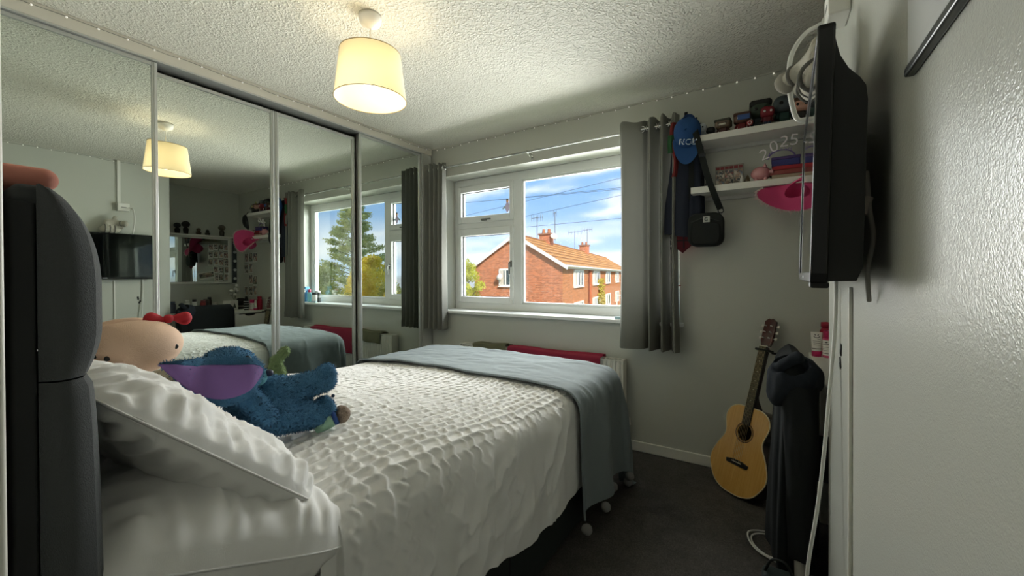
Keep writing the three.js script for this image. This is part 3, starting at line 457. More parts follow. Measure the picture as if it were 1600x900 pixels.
{
  const x0 = -2.265, x1 = -0.845, y0 = 0.13, y1 = 0.632, zf = ZW + 0.105, r = thing('radiator', 'white fluted panel radiator under window', 'radiator');
  const n = 42, prof = []; const m = mat(0xe6e3d8, { rough: 0.38 });
  for (let i = 0; i <= n * 8; i++) { const u = i / (n * 8), x = lerp(x0 + 0.012, x1 - 0.012, u), k = (u * n) % 1, h = 0.010 * sstep(0.12, 0.3, k) * sstep(0.88, 0.7, k); prof.push([x, h]); }
  part(r, 'panel', [grid(n * 8, 12, (u, v) => { const q = prof[Math.round(u * n * 8)], e = sstep(0, 0.07, Math.min(v, 1 - v)); return [q[0], lerp(y0 + 0.01, y1 - 0.005, v), zf - 0.010 + q[1] * e]; }), boxAB(x0 + 0.01, x1 - 0.01, y0 + 0.008, y1 - 0.004, zf - 0.03, zf - 0.011)], m);
  part(r, 'rear_panel', boxAB(x0 + 0.012, x1 - 0.012, y0 + 0.01, y1 - 0.012, ZW + 0.03, ZW + 0.042), m);
  part(r, 'top_grille', [boxAB(x0, x1, y1 - 0.006, y1, zf - 0.005, zf + 0.003), boxAB(x0, x1, y1 - 0.006, y1, ZW + 0.026, ZW + 0.034), ...Array.from({ length: 48 }, (_, i) => bx(0.008, 0.004, zf - ZW - 0.03, x0 + 0.015 + i * (x1 - x0 - 0.03) / 47, y1 - 0.004, (zf + ZW) / 2 + 0.012))], m);
  for (const x of [x0, x1]) part(r, 'side_cover', boxAB(x - 0.005, x + 0.005, y0 + 0.02, y1, ZW + 0.026, zf + 0.002, 0.003), m);
  for (const s of [x0 - 0.028, x1 + 0.028]) { const v = part(r, 'valve', [rod([s, 0.005, zf - 0.045], [s, 0.19, zf - 0.045], 0.0075), rod([s, 0.165, zf - 0.045], [s < -1.5 ? x0 + 0.01 : x1 - 0.01, 0.165, zf - 0.045], 0.010), rod([s, 0.19, zf - 0.045], [s, 0.235, zf - 0.045], 0.017, 0.014)], m); }
  for (const [dx] of [[0.2], [1.2]]) part(r, 'wall_bracket', boxAB(x0 + dx, x0 + dx + 0.03, 0.2, 0.58, ZW + 0.003, ZW + 0.03), m);
  const towel = (name, label, a, b, drop, col, sag) => {
    const t = thing(name, label, 'towel'), zt = zf + 0.014, zb = ZW + 0.018, L = 0.5;
    const g = grid(70, 60, (u, v) => { const s = lerp(-drop, drop * 0.55, v), top = 0.05, x = lerp(a, b, u) + 0.012 * (fbm3(v * 4, 2, a, 2) - 0.5); let y, z; if (s < -top) { y = y1 + 0.014 + (s + top); z = zt; } else if (s > top) { y = y1 + 0.014 - (s - top); z = zb; } else { const q = (s / top + 1) / 2; z = lerp(zt, zb, q); y = y1 + 0.014 + 0.006 * Math.sin(q * Math.PI); } return [x, y - sag * u * (s < 0 ? 1 : 0) + 0.004 * Math.sin(u * 9), z + 0.004 * Math.sin(u * 13 + v * 5), x, s]; });
    displace(g, (x, y, z) => 0.007 * (fbm3(x * 14, y * 14, z * 14, 3) - 0.4));
    part(t, 'cloth', g, mat(col, { rough: 1, bumpMap: rep(T.fur, 8), bumpScale: 0.003, sheen: 0.3 }));
    const hem = g.clone(); return t;
  };
  towel('towel', 'crimson pink bath towel hung over white radiator', -1.765, -0.995, 0.30, 0xa8304a, 0.012);
  towel('towel', 'folded olive hand towel at end of white radiator', -2.115, -1.785, 0.16, 0x77765c, -0.012);
}
{
  // sticker on the fanlight
  const s = thing('window_sticker', 'little winged figure sticker on the small top window pane', 'sticker', null, [-1.985, 1.845, -3.0615]);
  const sh = (pts, dz = 0) => extr(pts, 0.0008).translate(0, 0, dz);
  part(s, 'wings', [sh([[0, 0.02], [-0.055, -0.02], [-0.05, -0.035], [0, -0.012]]), sh([[0, 0.02], [0.055, -0.02], [0.05, -0.035], [0, -0.012]])], mat(0xa9c2c9, { rough: 0.6 }));
  part(s, 'dress', sh([[-0.012, 0.028], [0.012, 0.028], [0.026, -0.02], [0.014, -0.05], [0, -0.065], [-0.014, -0.05], [-0.026, -0.02]], 0.001), mat(0xcdbfd8, { rough: 0.6 }));
  part(s, 'head', new THREE.CircleGeometry(0.014, 20).translate(0, 0.040, 0.002), mat(0xd8a878, { rough: 0.6 })); part(s, 'hair', sh([[-0.014, 0.045], [0.014, 0.045], [0.009, 0.060], [-0.009, 0.060]], 0.0022), mat(0x5b5552, { rough: 0.7 }));
}
{
  // window board things at the shelves end
  const SB = 0.9035;
  const at = (o, x, z) => o.position.set(x, SB, z);
  const sp = thing('spray_bottle', 'blue trigger spray bottle on window board behind grey curtain', 'bottle'); at(sp, -0.60, -2.93);
  part(sp, 'bottle', lathe([[0, 0], [0.038, 0], [0.040, 0.01], [0.040, 0.09], [0.028, 0.125], [0.013, 0.14], [0.013, 0.152], [0, 0.152]]), mat(0x6fb4dd, { rough: 0.3, transmission: 0.3, thickness: 0 }));
  part(sp, 'trigger_head', [bx(0.022, 0.03, 0.055, 0, 0.17, 0.012, 0.006), bx(0.010, 0.035, 0.008, 0, 0.148, 0.03, 0.003)], mat(0x4f9ad2, { rough: 0.4 }));
  const gb = thing('detergent_bottle', 'bright green bottle on window board', 'bottle'); at(gb, -0.545, -2.87);
  part(gb, 'bottle', lathe([[0, 0], [0.03, 0], [0.032, 0.008], [0.032, 0.06], [0.02, 0.082], [0.011, 0.09], [0, 0.09]]), mat(0x4fbf3a, { rough: 0.3 })); part(gb, 'cap', lathe([[0, 0.09], [0.013, 0.09], [0.013, 0.11], [0, 0.11]]), mat(0x3fa82f, { rough: 0.4 }));
  const pb = thing('shower_gel_bottle', 'pale blue bottle with pink cap on window board', 'bottle'); at(pb, -0.71, -2.885);
  part(pb, 'bottle', bx(0.055, 0.12, 0.035, 0, 0.06, 0, 0.014), mat(0x8ed4dd, { rough: 0.25 })); part(pb, 'cap', lathe([[0, 0.12], [0.016, 0.12], [0.016, 0.15], [0.012, 0.153], [0, 0.153]]), mat(0xd23a62, { rough: 0.4 }));
  const jar = (label, x, z, r, h, c, lid) => { const j = thing('cosmetic_jar', label, 'jar'); at(j, x, z); part(j, 'jar', lathe([[0, 0], [r, 0], [r, h * 0.78], [0, h * 0.78]]), mat(c, { rough: 0.4 })); part(j, 'lid', lathe([[0, h * 0.77], [r * 1.03, h * 0.77], [r * 1.03, h], [0, h]]), mat(lid, { rough: 0.4 })); };
  jar('white pot with black lid on window board', -0.80, -2.90, 0.034, 0.115, 0xe8e8e4, 0x2a2a2a); jar('squat beige pot with dark lid on window board', -0.62, -2.845, 0.022, 0.05, 0xcbb79d, 0x3a3a38); jar('white pot with pale lid on window board', -0.765, -2.955, 0.03, 0.135, 0xe2e2e0, 0xd0d4d4);
  const bk = thing('tissue_box', 'slim dark grey carton standing at end of bottle row', 'box'); at(bk, -0.885, -2.90); part(bk, 'carton', bx(0.045, 0.12, 0.02, 0, 0.06, 0, 0.003), mat(0x565a5c, { rough: 0.5 })); part(bk, 'label_band', bx(0.0455, 0.03, 0.0205, 0, 0.07, 0, 0.003), mat(0xb9bdbc, { rough: 0.5 }));
  const dc = single('glass_tray', boxAB(-0.93, -0.83, SB, SB + 0.018, -2.845, -2.825, 0.003), mat(0xa9c6d2, { rough: 0.2 }), 'pale blue strip tray at end of window board', 'tray');
}

// ---------------------------------------------------------------- wall shelves and what is on them
const SH1 = 2.041, SH2 = 1.737, SZ = -2.637;
const shelf = (label, y, x0, x1) => { const s = thing('wall_shelf', label, 'shelf'); part(s, 'board', boxAB(x0, x1, y - 0.038, y, ZW, SZ, 0.003), M.white); part(s, 'cleat', boxAB(x0 + 0.01, x1 - 0.01, y - 0.06, y - 0.0385, ZW, ZW + 0.02), mat(0xc9c9c4, { rough: 0.6 })); };
shelf('upper white floating shelf holding a row of figurines', SH1, -0.40, 0.335); shelf('lower white floating shelf holding piggy bank and books', SH2, -0.40, 0.345);
function figure(label, x, z, h, cols, extra) { // big-headed vinyl figurine, generic
  const f = thing('figurine', label, 'figurine', null, [x, SH1, z]); const s = h / 0.1, skin = mat(cols.head, { rough: 0.5 }), w = 0.034 * s * (cols.wide ?? 1);
  part(f, 'head', new RoundedBoxGeometry(w * 2, 0.056 * s, w * 1.8, 4, 0.022 * s).translate(0, 0.072 * s, 0), skin);
  if (cols.hair) part(f, 'hair', [new RoundedBoxGeometry(w * 2.1, 0.024 * s, w * 1.95, 3, 0.011 * s).translate(0, 0.092 * s, -0.003 * s), bx(w * 2.08, 0.04 * s, w * 0.6, 0, 0.078 * s, -w * 0.72, 0.008 * s)], mat(cols.hair, { rough: 0.7 }));
  part(f, 'torso', bx(w * 1.05, 0.03 * s, w * 0.8, 0, 0.032 * s, 0, 0.008 * s), mat(cols.body, { rough: 0.55 }));
  for (const k of [-1, 1]) { part(f, 'arm', rod([k * w * 0.55, 0.044 * s, 0], [k * w * 0.8, 0.022 * s, 0.006 * s], 0.006 * s), mat(cols.arm ?? cols.body, { rough: 0.55 })); part(f, 'leg', bx(w * 0.45, 0.022 * s, w * 0.7, k * w * 0.28, 0.011 * s, 0, 0.004 * s), mat(cols.leg ?? cols.body, { rough: 0.55 })); part(f, 'eye', ball(0.0058 * s, k * w * 0.45, 0.07 * s, w * 0.9, 1, 1, 0.35, 14), mat(cols.eye ?? 0x0b0b0b, { rough: 0.2 })); }
  if (extra) extra(f, s, w); f.rotation.y = rr(-0.15, 0.15) + 0.05; return f;
}
figure('small white and grey figurine beside the blue cap', -0.350, -2.70, 0.085, { head: 0xb6bcc0, body: 0x8d9498 });
figure('small black figurine next to the white one', -0.305, -2.76, 0.075, { head: 0x1f2022, body: 0x17181a, eye: 0x444444 });
figure('dark box-headed figurine with brown cap and pale muzzle', -0.232, -2.70, 0.082, { head: 0x6d5a48, hair: 0x3b3a30, body: 0x4d2a22, wide: 1.5 }, (f, s, w) => part(f, 'muzzle', bx(w * 0.9, 0.012 * s, 0.01 * s, 0, 0.062 * s, w * 0.88, 0.004 * s), mat(0xc9c2b6)));
figure('figurine with brown hood, blue mask and dark red body', -0.135, -2.70, 0.098, { head: 0x5c4032, body: 0x6e1d20, hair: 0x523629, eye: 0xd7e0ea, wide: 1.25 }, (f, s, w) => { part(f, 'mask', bx(w * 1.5, 0.03 * s, 0.008 * s, w * 0.2, 0.073 * s, w * 0.86, 0.004 * s), mat(0x35558f, { rough: 0.5 })); const dsk = part(f, 'round_shield', disc(0.016 * s, 0, 0, 0).rotateX(Math.PI / 2).translate(w * 0.9, 0.03 * s, w * 1.0), mat(0xa23236)); part(dsk, 'ring', new THREE.TorusGeometry(0.009 * s, 0.002 * s, 6, 20).translate(w * 0.9, 0.03 * s, w * 1.0 + 0.002), mat(0xd8d8d8)); });
figure('large dark green headed figurine with black hair', -0.045, -2.755, 0.165, { head: 0x39493a, hair: 0x141614, body: 0x2c3a3c, wide: 0.95 });
figure('dark red headed figurine in front of the green one', -0.012, -2.675, 0.105, { head: 0x7d1b27, body: 0x5a1822, eye: 0xdedede, leg: 0x26324a, wide: 0.95 });
figure('large slate grey and teal figurine', 0.068, -2.735, 0.165, { head: 0x4a5357, body: 0x24443f, wide: 0.95 });
figure('figurine with pale pink face and brown hair', 0.140, -2.70, 0.118, { head: 0xc99a86, hair: 0x5b4334, body: 0x2f2a28, wide: 1.05 });
figure('black figurine with lime green crest near shelf end', 0.222, -2.71, 0.125, { head: 0x2a2b26, body: 0x1d1d1b, wide: 1.1 }, (f, s, w) => { part(f, 'crest', new THREE.ConeGeometry(0.012 * s, 0.04 * s, 10).translate(-w * 0.5, 0.112 * s, 0), mat(0x8f9e45)); part(f, 'face_patch', bx(w * 0.7, 0.02 * s, 0.006 * s, -w * 0.3, 0.07 * s, w * 0.9, 0.003 * s), mat(0xc8b87e)); });
figure('grey figurine at far end of upper shelf', 0.295, -2.72, 0.11, { head: 0x6b6e68, body: 0x4a4a48 });
{
  const pig = thing('piggy_bank', 'pink ceramic piggy bank on lower shelf', 'piggy bank', null, [-0.042, SH2, -2.70]); const m = mat(0xcf8f92, { rough: 0.25, clearcoat: 0.6, clearcoatRoughness: 0.15 });
  part(pig, 'body', ball(0.042, 0, 0.046, 0, 1.2, 0.98, 1, 30), m); part(pig, 'snout', rod([0.044, 0.046, 0.022], [0.062, 0.046, 0.03], 0.013), m);
  for (const k of [-1, 1]) { part(pig, 'ear', new THREE.ConeGeometry(0.011, 0.024, 10).rotateX(k * 0.35).translate(0.02, 0.092, k * 0.018), m); part(pig, 'leg', rod([0.022, 0, k * 0.02], [0.022, 0.02, k * 0.02], 0.010), m); part(pig, 'leg', rod([-0.024, 0, k * 0.02], [-0.024, 0.02, k * 0.02], 0.010), m); part(pig, 'eye', ball(0.003, 0.046, 0.06, k * 0.014 + 0.014), M.black); }
}
const print = (i) => canvasTex(64, 64, (g, w, h) => { const base = [['#4a3f3a', '#b79a86', '#6e7f92', '#d8d0c4'], ['#2d3138', '#8b6f63', '#c9b7a4', '#5b6a58'], ['#70675e', '#c2a08c', '#37414c', '#e2ddd4'], ['#8d4b4e', '#d1c4b4', '#4b5058', '#b98d74']][i % 4]; g.fillStyle = base[0]; g.fillRect(0, 0, w, h); for (let k = 0; k < 26; k++) { g.fillStyle = base[1 + Math.floor(rnd() * 3)]; g.globalAlpha = 0.7; g.beginPath(); g.ellipse(rnd() * w, rnd() * h, 4 + rnd() * 13, 4 + rnd() * 16, rnd() * 3, 0, 7); g.fill(); } });
const prints = [0, 1, 2, 3].map(i => new THREE.MeshStandardMaterial({ map: print(i), roughness: 0.5 })), paper = mat(0xd8d6cf, { rough: 0.5 });
{
  const ph = thing('photo_collage', 'small photo collage with red checked heading on lower shelf', 'photo', null, [-0.205, SH2, -2.745]); ph.rotation.x = -0.12;
  part(ph, 'backing', bx(0.15, 0.135, 0.008, 0, 0.068, 0, 0.002), mat(0x8f8a80)); for (let i = 0; i < 3; i++) for (let j = 0; j < 2; j++) part(ph, 'picture', bx(0.042, 0.046, 0.002, -0.048 + i * 0.048, 0.03 + j * 0.05, 0.0055), prints[(i + j * 2) % 4]);
  part(ph, 'heading', Array.from({ length: 6 }, (_, i) => bx(0.02, 0.016, 0.003, -0.06 + i * 0.024, 0.118, 0.0055)), mat(0x7b2f33));
  const pl = thing('trinket', 'dark little plant ornament beside the photo collage', 'ornament', null, [-0.31, SH2, -2.72]); part(pl, 'pot', lathe([[0, 0], [0.018, 0], [0.022, 0.03], [0, 0.03]]), mat(0x23241f)); part(pl, 'leaves', Array.from({ length: 9 }, (_, i) => ball(0.012, 0.014 * Math.cos(i * 2.4), 0.04 + 0.008 * (i % 4), 0.014 * Math.sin(i * 2.4), 0.5, 1.3, 0.5, 10)), mat(0x2f3a2c));
  const tr = (label, x, z, geo, col) => { const o = single('trinket', geo, mat(col, { rough: 0.35 }), label, 'ornament'); o.position.set(x, SH2, z); };
  tr('small white bottle ornament on lower shelf', -0.135, -2.70, lathe([[0, 0], [0.011, 0], [0.011, 0.03], [0.006, 0.04], [0.006, 0.05], [0, 0.05]]), 0xd2cfc6); tr('dark brass bell ornament on lower shelf', -0.108, -2.71, lathe([[0, 0], [0.02, 0], [0.016, 0.018], [0.008, 0.04], [0.004, 0.05], [0, 0.05]]), 0x5f523a); tr('crumpled silver foil ornament on lower shelf', -0.072, -2.71, displace(ball(0.022, 0, 0.022, 0, 1.2, 0.95, 1, 16), (x, y, z) => 0.01 * (fbm3(x * 90, y * 90, z * 90, 2) - 0.5)), 0xb9b8b0); tr('small grey stone ornament on lower shelf', -0.165, -2.69, displace(ball(0.014, 0, 0.012, 0, 1.1, 0.85, 1, 14), (x, y, z) => 0.004 * (fbm3(x * 90, y * 90, z * 90, 2) - 0.5)), 0x77736b);
  const book = (label, x, y, z, w, h, d, col, a) => { const b = thing('book', label, 'book', null, [x, y, z]); b.rotation.y = a; part(b, 'cover', [bx(w, 0.003, d, 0, 0.0015, 0), bx(w, 0.003, d, 0, h - 0.0015, 0), bx(0.004, h, d, -w / 2 + 0.002, h / 2, 0), bx(w, h, 0.003, 0, h / 2, d / 2 - 0.0015)], mat(col, { rough: 0.55 })); part(b, 'pages', bx(w - 0.01, h - 0.006, d - 0.006, 0.003, h / 2, -0.002), mat(0xcfc7b4, { rough: 0.9 })); };
  book('cream paperback at bottom of book pile on lower shelf', 0.082, SH2, -2.72, 0.15, 0.022, 0.12, 0xb9a88f, 0.05); book('brick red book in middle of pile on lower shelf', 0.076, SH2 + 0.0225, -2.72, 0.145, 0.026, 0.115, 0x8a3a34, -0.06); book('crimson book near top of pile on lower shelf', 0.079, SH2 + 0.049, -2.72, 0.14, 0.022, 0.11, 0xa8272f, 0.08);
  const tin = thing('gift_box', 'purple and blue glittery box on top of book pile', 'box', null, [0.074, SH2 + 0.0715, -2.72]); part(tin, 'body', bx(0.13, 0.035, 0.1, 0, 0.0175, 0, 0.004), mat(0x3f4180, { rough: 0.35, bumpMap: rep(T.fine, 20), bumpScale: 0.001 })); part(tin, 'lid', bx(0.134, 0.016, 0.104, 0, 0.043, 0, 0.004), mat(0x4f3d78, { rough: 0.3, bumpMap: rep(T.fine, 20), bumpScale: 0.001 }));
  const hd = thing('party_headband', 'party headband with silver 2025 numerals on lower shelf', 'headband', null, [0.055, SH2 + 0.123, -2.705]);
  part(hd, 'band', new THREE.TorusGeometry(0.062, 0.004, 8, 40, Math.PI).scale(1, 0.7, 1).translate(0, 0.0, 0), mat(0x7d6aa8, { rough: 0.6 }));
  part(hd, 'tinsel', Array.from({ length: 60 }, () => { const a = rr(0.15, 3.0), x = 0.062 * Math.cos(a), y = 0.043 * Math.sin(a); return rod([x, y, 0], [x + rr(-0.014, 0.014), y + rr(-0.006, 0.016), rr(-0.014, 0.014)], 0.0008, 0.0008, 4); }), mat(0x9a86c4, { rough: 0.3, metal: 0.4 }));
  '2025'.split('').forEach((c, i) => part(hd, 'numeral', text(c, 0.058, 0.008).rotateZ([0.35, 0.2, 0.0, -0.12][i]).translate([-0.082, -0.036, 0.012, 0.058][i], [0.030, 0.068, 0.088, 0.090][i], 0), mat(0xfbf4f6, { rough: 0.3 }), 'silver white numeral ' + c));
  part(hd, 'spring', [0, 1, 2, 3].map(i => rod([[-0.04, -0.018, 0.01, 0.036][i], [0.03, 0.04, 0.042, 0.035][i], 0], [[-0.06, -0.024, 0.014, 0.05][i], [0.02, 0.046, 0.06, 0.06][i], 0], 0.0012, 0.0012, 6)), mat(0xb9b0c4, { metal: 0.8, rough: 0.3 }));
  const gl = thing('cosmetic_palette', 'stack of small cream boxes at end of lower shelf', 'box', null, [0.20, SH2, -2.70]); for (let i = 0; i < 4; i++) part(gl, 'carton', bx(0.07 - i * 0.006, 0.022, 0.06, i * 0.003, 0.011 + i * 0.0225, 0, 0.002), mat([0xc9bda8, 0xa89684, 0xd6cdbd, 0x8f7f72][i], { rough: 0.5 }));
}
{ // pink hat hung under the lower shelf by its brim
  const h = thing('cowboy_hat', 'bright pink hat with fluffy pale trim hanging from lower shelf', 'hat', null, [0.135, 1.665, -2.585]); h.rotation.set(0.75, 0.25, 0.42);
  const felt = mat(0xd2467c, { rough: 0.8, sheen: 0.5 });
  const brimY = (r, a) => 0.055 * Math.pow(Math.max(0, (r - 0.085) / 0.095), 1.5) * (0.5 + Math.cos(2 * a)) ;
  part(h, 'brim', grid(72, 10, (u, v) => { const a = u * Math.PI * 2, r = lerp(0.075, 0.18, v); return [r * 1.0 * Math.cos(a), brimY(r, a), r * 0.86 * Math.sin(a)]; }, true), felt);
  part(h, 'crown', grid(48, 14, (u, v) => { const a = u * Math.PI * 2, y = -0.105 * Math.sin(v * Math.PI / 2), r = 0.078 * Math.pow(Math.cos(v * Math.PI / 2 * 0.97), 0.45); return [r * Math.cos(a), y + 0.02 * v * v * Math.exp(-Math.pow(Math.sin(a) * 2, 2)), r * 0.84 * Math.sin(a)]; }, true), felt);
  const tr = []; for (let i = 0; i < 420; i++) { const a = i / 420 * Math.PI * 2 + rr(-0.01, 0.01), r = 0.18, x = r * Math.cos(a), y = brimY(r, a), z = r * 0.86 * Math.sin(a); tr.push(rod([x, y, z], [x * 1.06 + rr(-0.012, 0.012), y + rr(-0.014, 0.014), z * 1.06 + rr(-0.012, 0.012)], 0.003, 0.0006, 4)); }
  part(h, 'fluffy_trim', tr, mat(0xc9b0ae, { rough: 1 }), 'pale fluffy trim');
}

// ---------------------------------------------------------------- things hung on the wall between curtain and shelves
{
  const hk = thing('coat_hook', 'dark wall hook rail above the blue cap', 'hook rail', null, [-0.43, 2.165, ZW]); part(hk, 'plate', bx(0.13, 0.03, 0.012, 0, 0, 0.006, 0.003), M.black); for (const x of [-0.045, 0, 0.045]) part(hk, 'hook', tube([[x, 0, 0.01], [x, -0.01, 0.05], [x, 0.015, 0.075], [x, 0.03, 0.075]], 0.005, 20, 8), M.black);
  part(hk, 'strap_loop', bx(0.02, 0.09, 0.01, -0.02, 0.04, 0.05, 0.003), M.blackMatt);
  const coat = thing('coat', 'dark navy coat hanging on wall beneath the blue cap', 'coat'), navy = mat(0x1b2130, { rough: 0.9, bumpMap: rep(T.weave, 20), bumpScale: 0.0006 });
  const shell = (cx, cz, y0, y1, wf, df, ph) => grid(80, 60, (u, v) => { const a = u * Math.PI * 2, y = lerp(y0, y1, v), w = wf(v), d = df(v), f = 1 + 0.16 * (1 - v) * Math.sin(a * 5 + ph) + 0.12 * (fbm3(Math.cos(a) * 2, v * 5, Math.sin(a) * 2 + ph, 3) - 0.5); return [cx(v) + w * Math.cos(a) * f, y + 0.012 * Math.sin(a * 3 + ph) * (1 - v), cz + d * Math.sin(a) * f]; }, true);
  part(coat, 'body', [shell(v => -0.475 + 0.03 * v, -2.76, 1.46, 2.12, v => lerp(0.115, 0.07, v), v => lerp(0.060, 0.045, v), 1), new THREE.CircleGeometry(0.1, 30).rotateX(Math.PI / 2).scale(1.05, 1, 0.55).translate(-0.475, 1.475, -2.76)], navy);
  part(coat, 'sleeve', shell(v => -0.385 + 0.0 * v, -2.745, 1.50, 2.05, v => lerp(0.045, 0.04, v), v => 0.042, 3), navy);
  part(coat, 'collar', new THREE.TorusGeometry(0.05, 0.02, 10, 30).rotateX(1.3).scale(1.1, 1, 0.8).translate(-0.44, 2.12, -2.76), navy);
  const sc = single('scarf', displace(grid(16, 40, (u, v) => [-0.525 + 0.05 * u + 0.01 * Math.sin(v * 6), lerp(1.83, 2.17, v), -2.715 + 0.02 * Math.sin(u * 5)]), (x, y, z) => 0.006 * (fbm3(x * 40, y * 12, z * 40, 2) - 0.5)), mat(0x7b2b2a, { rough: 1 }), 'red scarf showing between grey curtain and navy coat', 'scarf');
  const ga = single('green_garment', displace(grid(12, 12, (u, v) => [-0.545 + 0.06 * u, lerp(1.98, 2.09, v), -2.705 + 0.015 * Math.sin(u * 5)]), (x, y, z) => 0.006 * (fbm3(x * 40, y * 40, z * 40, 2) - 0.5)), mat(0x2d5a36, { rough: 1 }), 'sliver of green cloth between grey curtain and blue cap', 'cloth');
  const cp = thing('baseball_cap', 'blue baseball cap with white outlined lettering hung above navy coat', 'cap', null, [-0.425, 2.055, -2.675]), cb = mat(0x1f4a80, { rough: 0.85, bumpMap: rep(T.weave, 14), bumpScale: 0.0006 });
  // crown seen from its back and top, brim pointing down
  part(cp, 'crown', grid(48, 20, (u, v) => { const a = u * Math.PI * 2, ph = v * Math.PI / 2, r = Math.cos(ph); return [0.078 * r * Math.cos(a), 0.095 * r * Math.sin(a) + 0.03, 0.062 * Math.sin(ph) + 0.006 * Math.sin(a * 3) * r]; }, true), cb);
  part(cp, 'brim', displace(grid(30, 12, (u, v) => { const a = lerp(Math.PI * 1.06, Math.PI * 1.94, u); return [lerp(0.075, 0.085, v) * Math.cos(a), 0.02 + lerp(0.088, 0.205, v) * Math.sin(a) * (0.94), 0.005 + 0.03 * v * Math.pow(Math.sin(u * Math.PI), 1.0)]; }), () => 0), cb);
  part(cp, 'button', ball(0.007, 0, 0.03, 0.063), cb); part(cp, 'back_strap', new THREE.TorusGeometry(0.035, 0.006, 8, 30, Math.PI).scale(1, 1.2, 1.2).translate(0.01, 0.08, 0.028), mat(0x173a66, { rough: 0.8 }));
  const lt = part(cp, 'lettering', text('NCU', 0.036, 0.003, bold).scale(1, 0.9, 1).rotateZ(-0.16).rotateX(0.25).translate(0.012, -0.045, 0.052), mat(0xc9d3dc, { rough: 0.7 }), 'white lettering'); part(lt, 'lettering_fill', text('NCU', 0.030, 0.0034, bold).scale(1.02, 0.78, 1).rotateZ(-0.16).rotateX(0.25).translate(0.012, -0.045, 0.0522), cb);
  const rrect = (w, h, r) => { const q = new THREE.Shape(), a = w / 2, b = h / 2; q.moveTo(-a + r, -b); q.lineTo(a - r, -b); q.quadraticCurveTo(a, -b, a, -b + r); q.lineTo(a, b - r); q.quadraticCurveTo(a, b, a - r, b); q.lineTo(-a + r, b); q.quadraticCurveTo(-a, b, -a, b - r); q.lineTo(-a, -b + r); q.quadraticCurveTo(-a, -b, -a + r, -b); return q; };
  const bag = thing('shoulder_bag', 'black shoulder bag with white square patch hanging by its strap', 'bag'), bm = mat(0x0f1412, { rough: 0.8, bumpMap: rep(T.weave, 20), bumpScale: 0.0007 });
  part(bag, 'pouch', [extr(rrect(0.185, 0.19, 0.055), 0.042, 0.006).translate(-0.325, 1.485, -2.724), extr(rrect(0.15, 0.12, 0.035), 0.010, 0.004).translate(-0.325, 1.462, -2.676)], bm);
  part(bag, 'zip', tube([[-0.405, 1.53, -2.674], [-0.325, 1.555, -2.670], [-0.245, 1.53, -2.674]], 0.003, 20, 6), mat(0x2a2e2c, { rough: 0.4 }));
  const patch = part(bag, 'patch', bx(0.036, 0.036, 0.002, -0.318, 1.545, -2.6655, 0.0), mat(0xb9bbb4, { rough: 0.7 }), 'white woven patch'); part(patch, 'patch_emblem', [new THREE.TorusGeometry(0.009, 0.0026, 6, 24, 4.6).rotateZ(0.8).translate(-0.318, 1.545, -2.6640), bx(0.006, 0.012, 0.001, -0.314, 1.541, -2.664)], mat(0x5d625e));
  const strap = (pts, w) => { const c = new THREE.CatmullRomCurve3(pts.map(p => V(...p))); return join([grid(60, 1, (u, v) => { const p = c.getPoint(u), t = c.getTangent(u), s = V(-t.y, t.x, 0).normalize(); return [p.x + s.x * w * (v - 0.5), p.y + s.y * w * (v - 0.5), p.z]; }), grid(60, 1, (u, v) => { const p = c.getPoint(u), t = c.getTangent(u), s = V(-t.y, t.x, 0).normalize(); return [p.x + s.x * w * (v - 0.5), p.y + s.y * w * (v - 0.5), p.z - 0.003]; })]); };
  part(bag, 'strap', strap([[-0.395, 2.13, -2.70], [-0.372, 2.06, -2.628], [-0.345, 1.95, -2.622], [-0.31, 1.80, -2.622], [-0.265, 1.66, -2.64], [-0.245, 1.60, -2.68]], 0.034), bm); part(bag, 'strap_rear', strap([[-0.40, 2.13, -2.715], [-0.405, 1.9, -2.70], [-0.408, 1.58, -2.715]], 0.03), bm);
  part(bag, 'buckle', [new THREE.TorusGeometry(0.014, 0.003, 8, 20).translate(-0.243, 1.592, -2.683), bx(0.036, 0.02, 0.008, -0.335, 1.915, -2.6205, 0.003)], mat(0x33363a, { rough: 0.3, metal: 0.7 }));
  const pc = thing('plaid_pouch', 'dark red plaid cloth pouch under the navy coat', 'pouch'); part(pc, 'cloth', extr([[-0.045, 0.05], [0.045, 0.05], [0.05, -0.01], [0.0, -0.055], [-0.03, -0.03], [-0.05, 0.0]], 0.02, 0.006).translate(-0.465, 1.415, -2.76), mat(0x5a1c24, { rough: 0.95 })); part(pc, 'check_stripe', [bx(0.09, 0.008, 0.004, -0.465, 1.43, -2.733), bx(0.008, 0.08, 0.004, -0.455, 1.42, -2.733)], mat(0x2c2226, { rough: 0.95 }));
  const st = thing('bead_strap', 'black strap with silver snaps hanging beside curtain', 'strap'); part(st, 'strap', bx(0.02, 0.09, 0.004, -0.53, 1.42, -2.755, 0.0015), M.blackMatt); for (const y of [1.44, 1.40]) part(st, 'snap', ball(0.008, -0.532, y, -2.752, 1, 1, 0.5), M.chrome);
  const cw = thing('hanging_cord', 'thin pale cord hanging down window wall beside curtain', 'cord'); part(cw, 'cord', tube([[-0.515, 1.40, -2.80], [-0.517, 1.25, -2.815], [-0.516, 1.08, -2.815]], 0.003, 30, 6), mat(0xc4c4bb)); part(cw, 'red_toggle', bx(0.045, 0.006, 0.008, -0.508, 1.145, -2.808, 0.002).rotateZ(0), mat(0x8a3a2a)); part(cw, 'clip', bx(0.02, 0.006, 0.01, -0.512, 1.23, -2.81, 0.002), mat(0x4a4d44));
  const bc = thing('black_cap', 'black cap hanging from end of upper shelf', 'cap', null, [0.245, 1.93, -2.625]); bc.rotation.set(0.2, 0.3, 0.25);
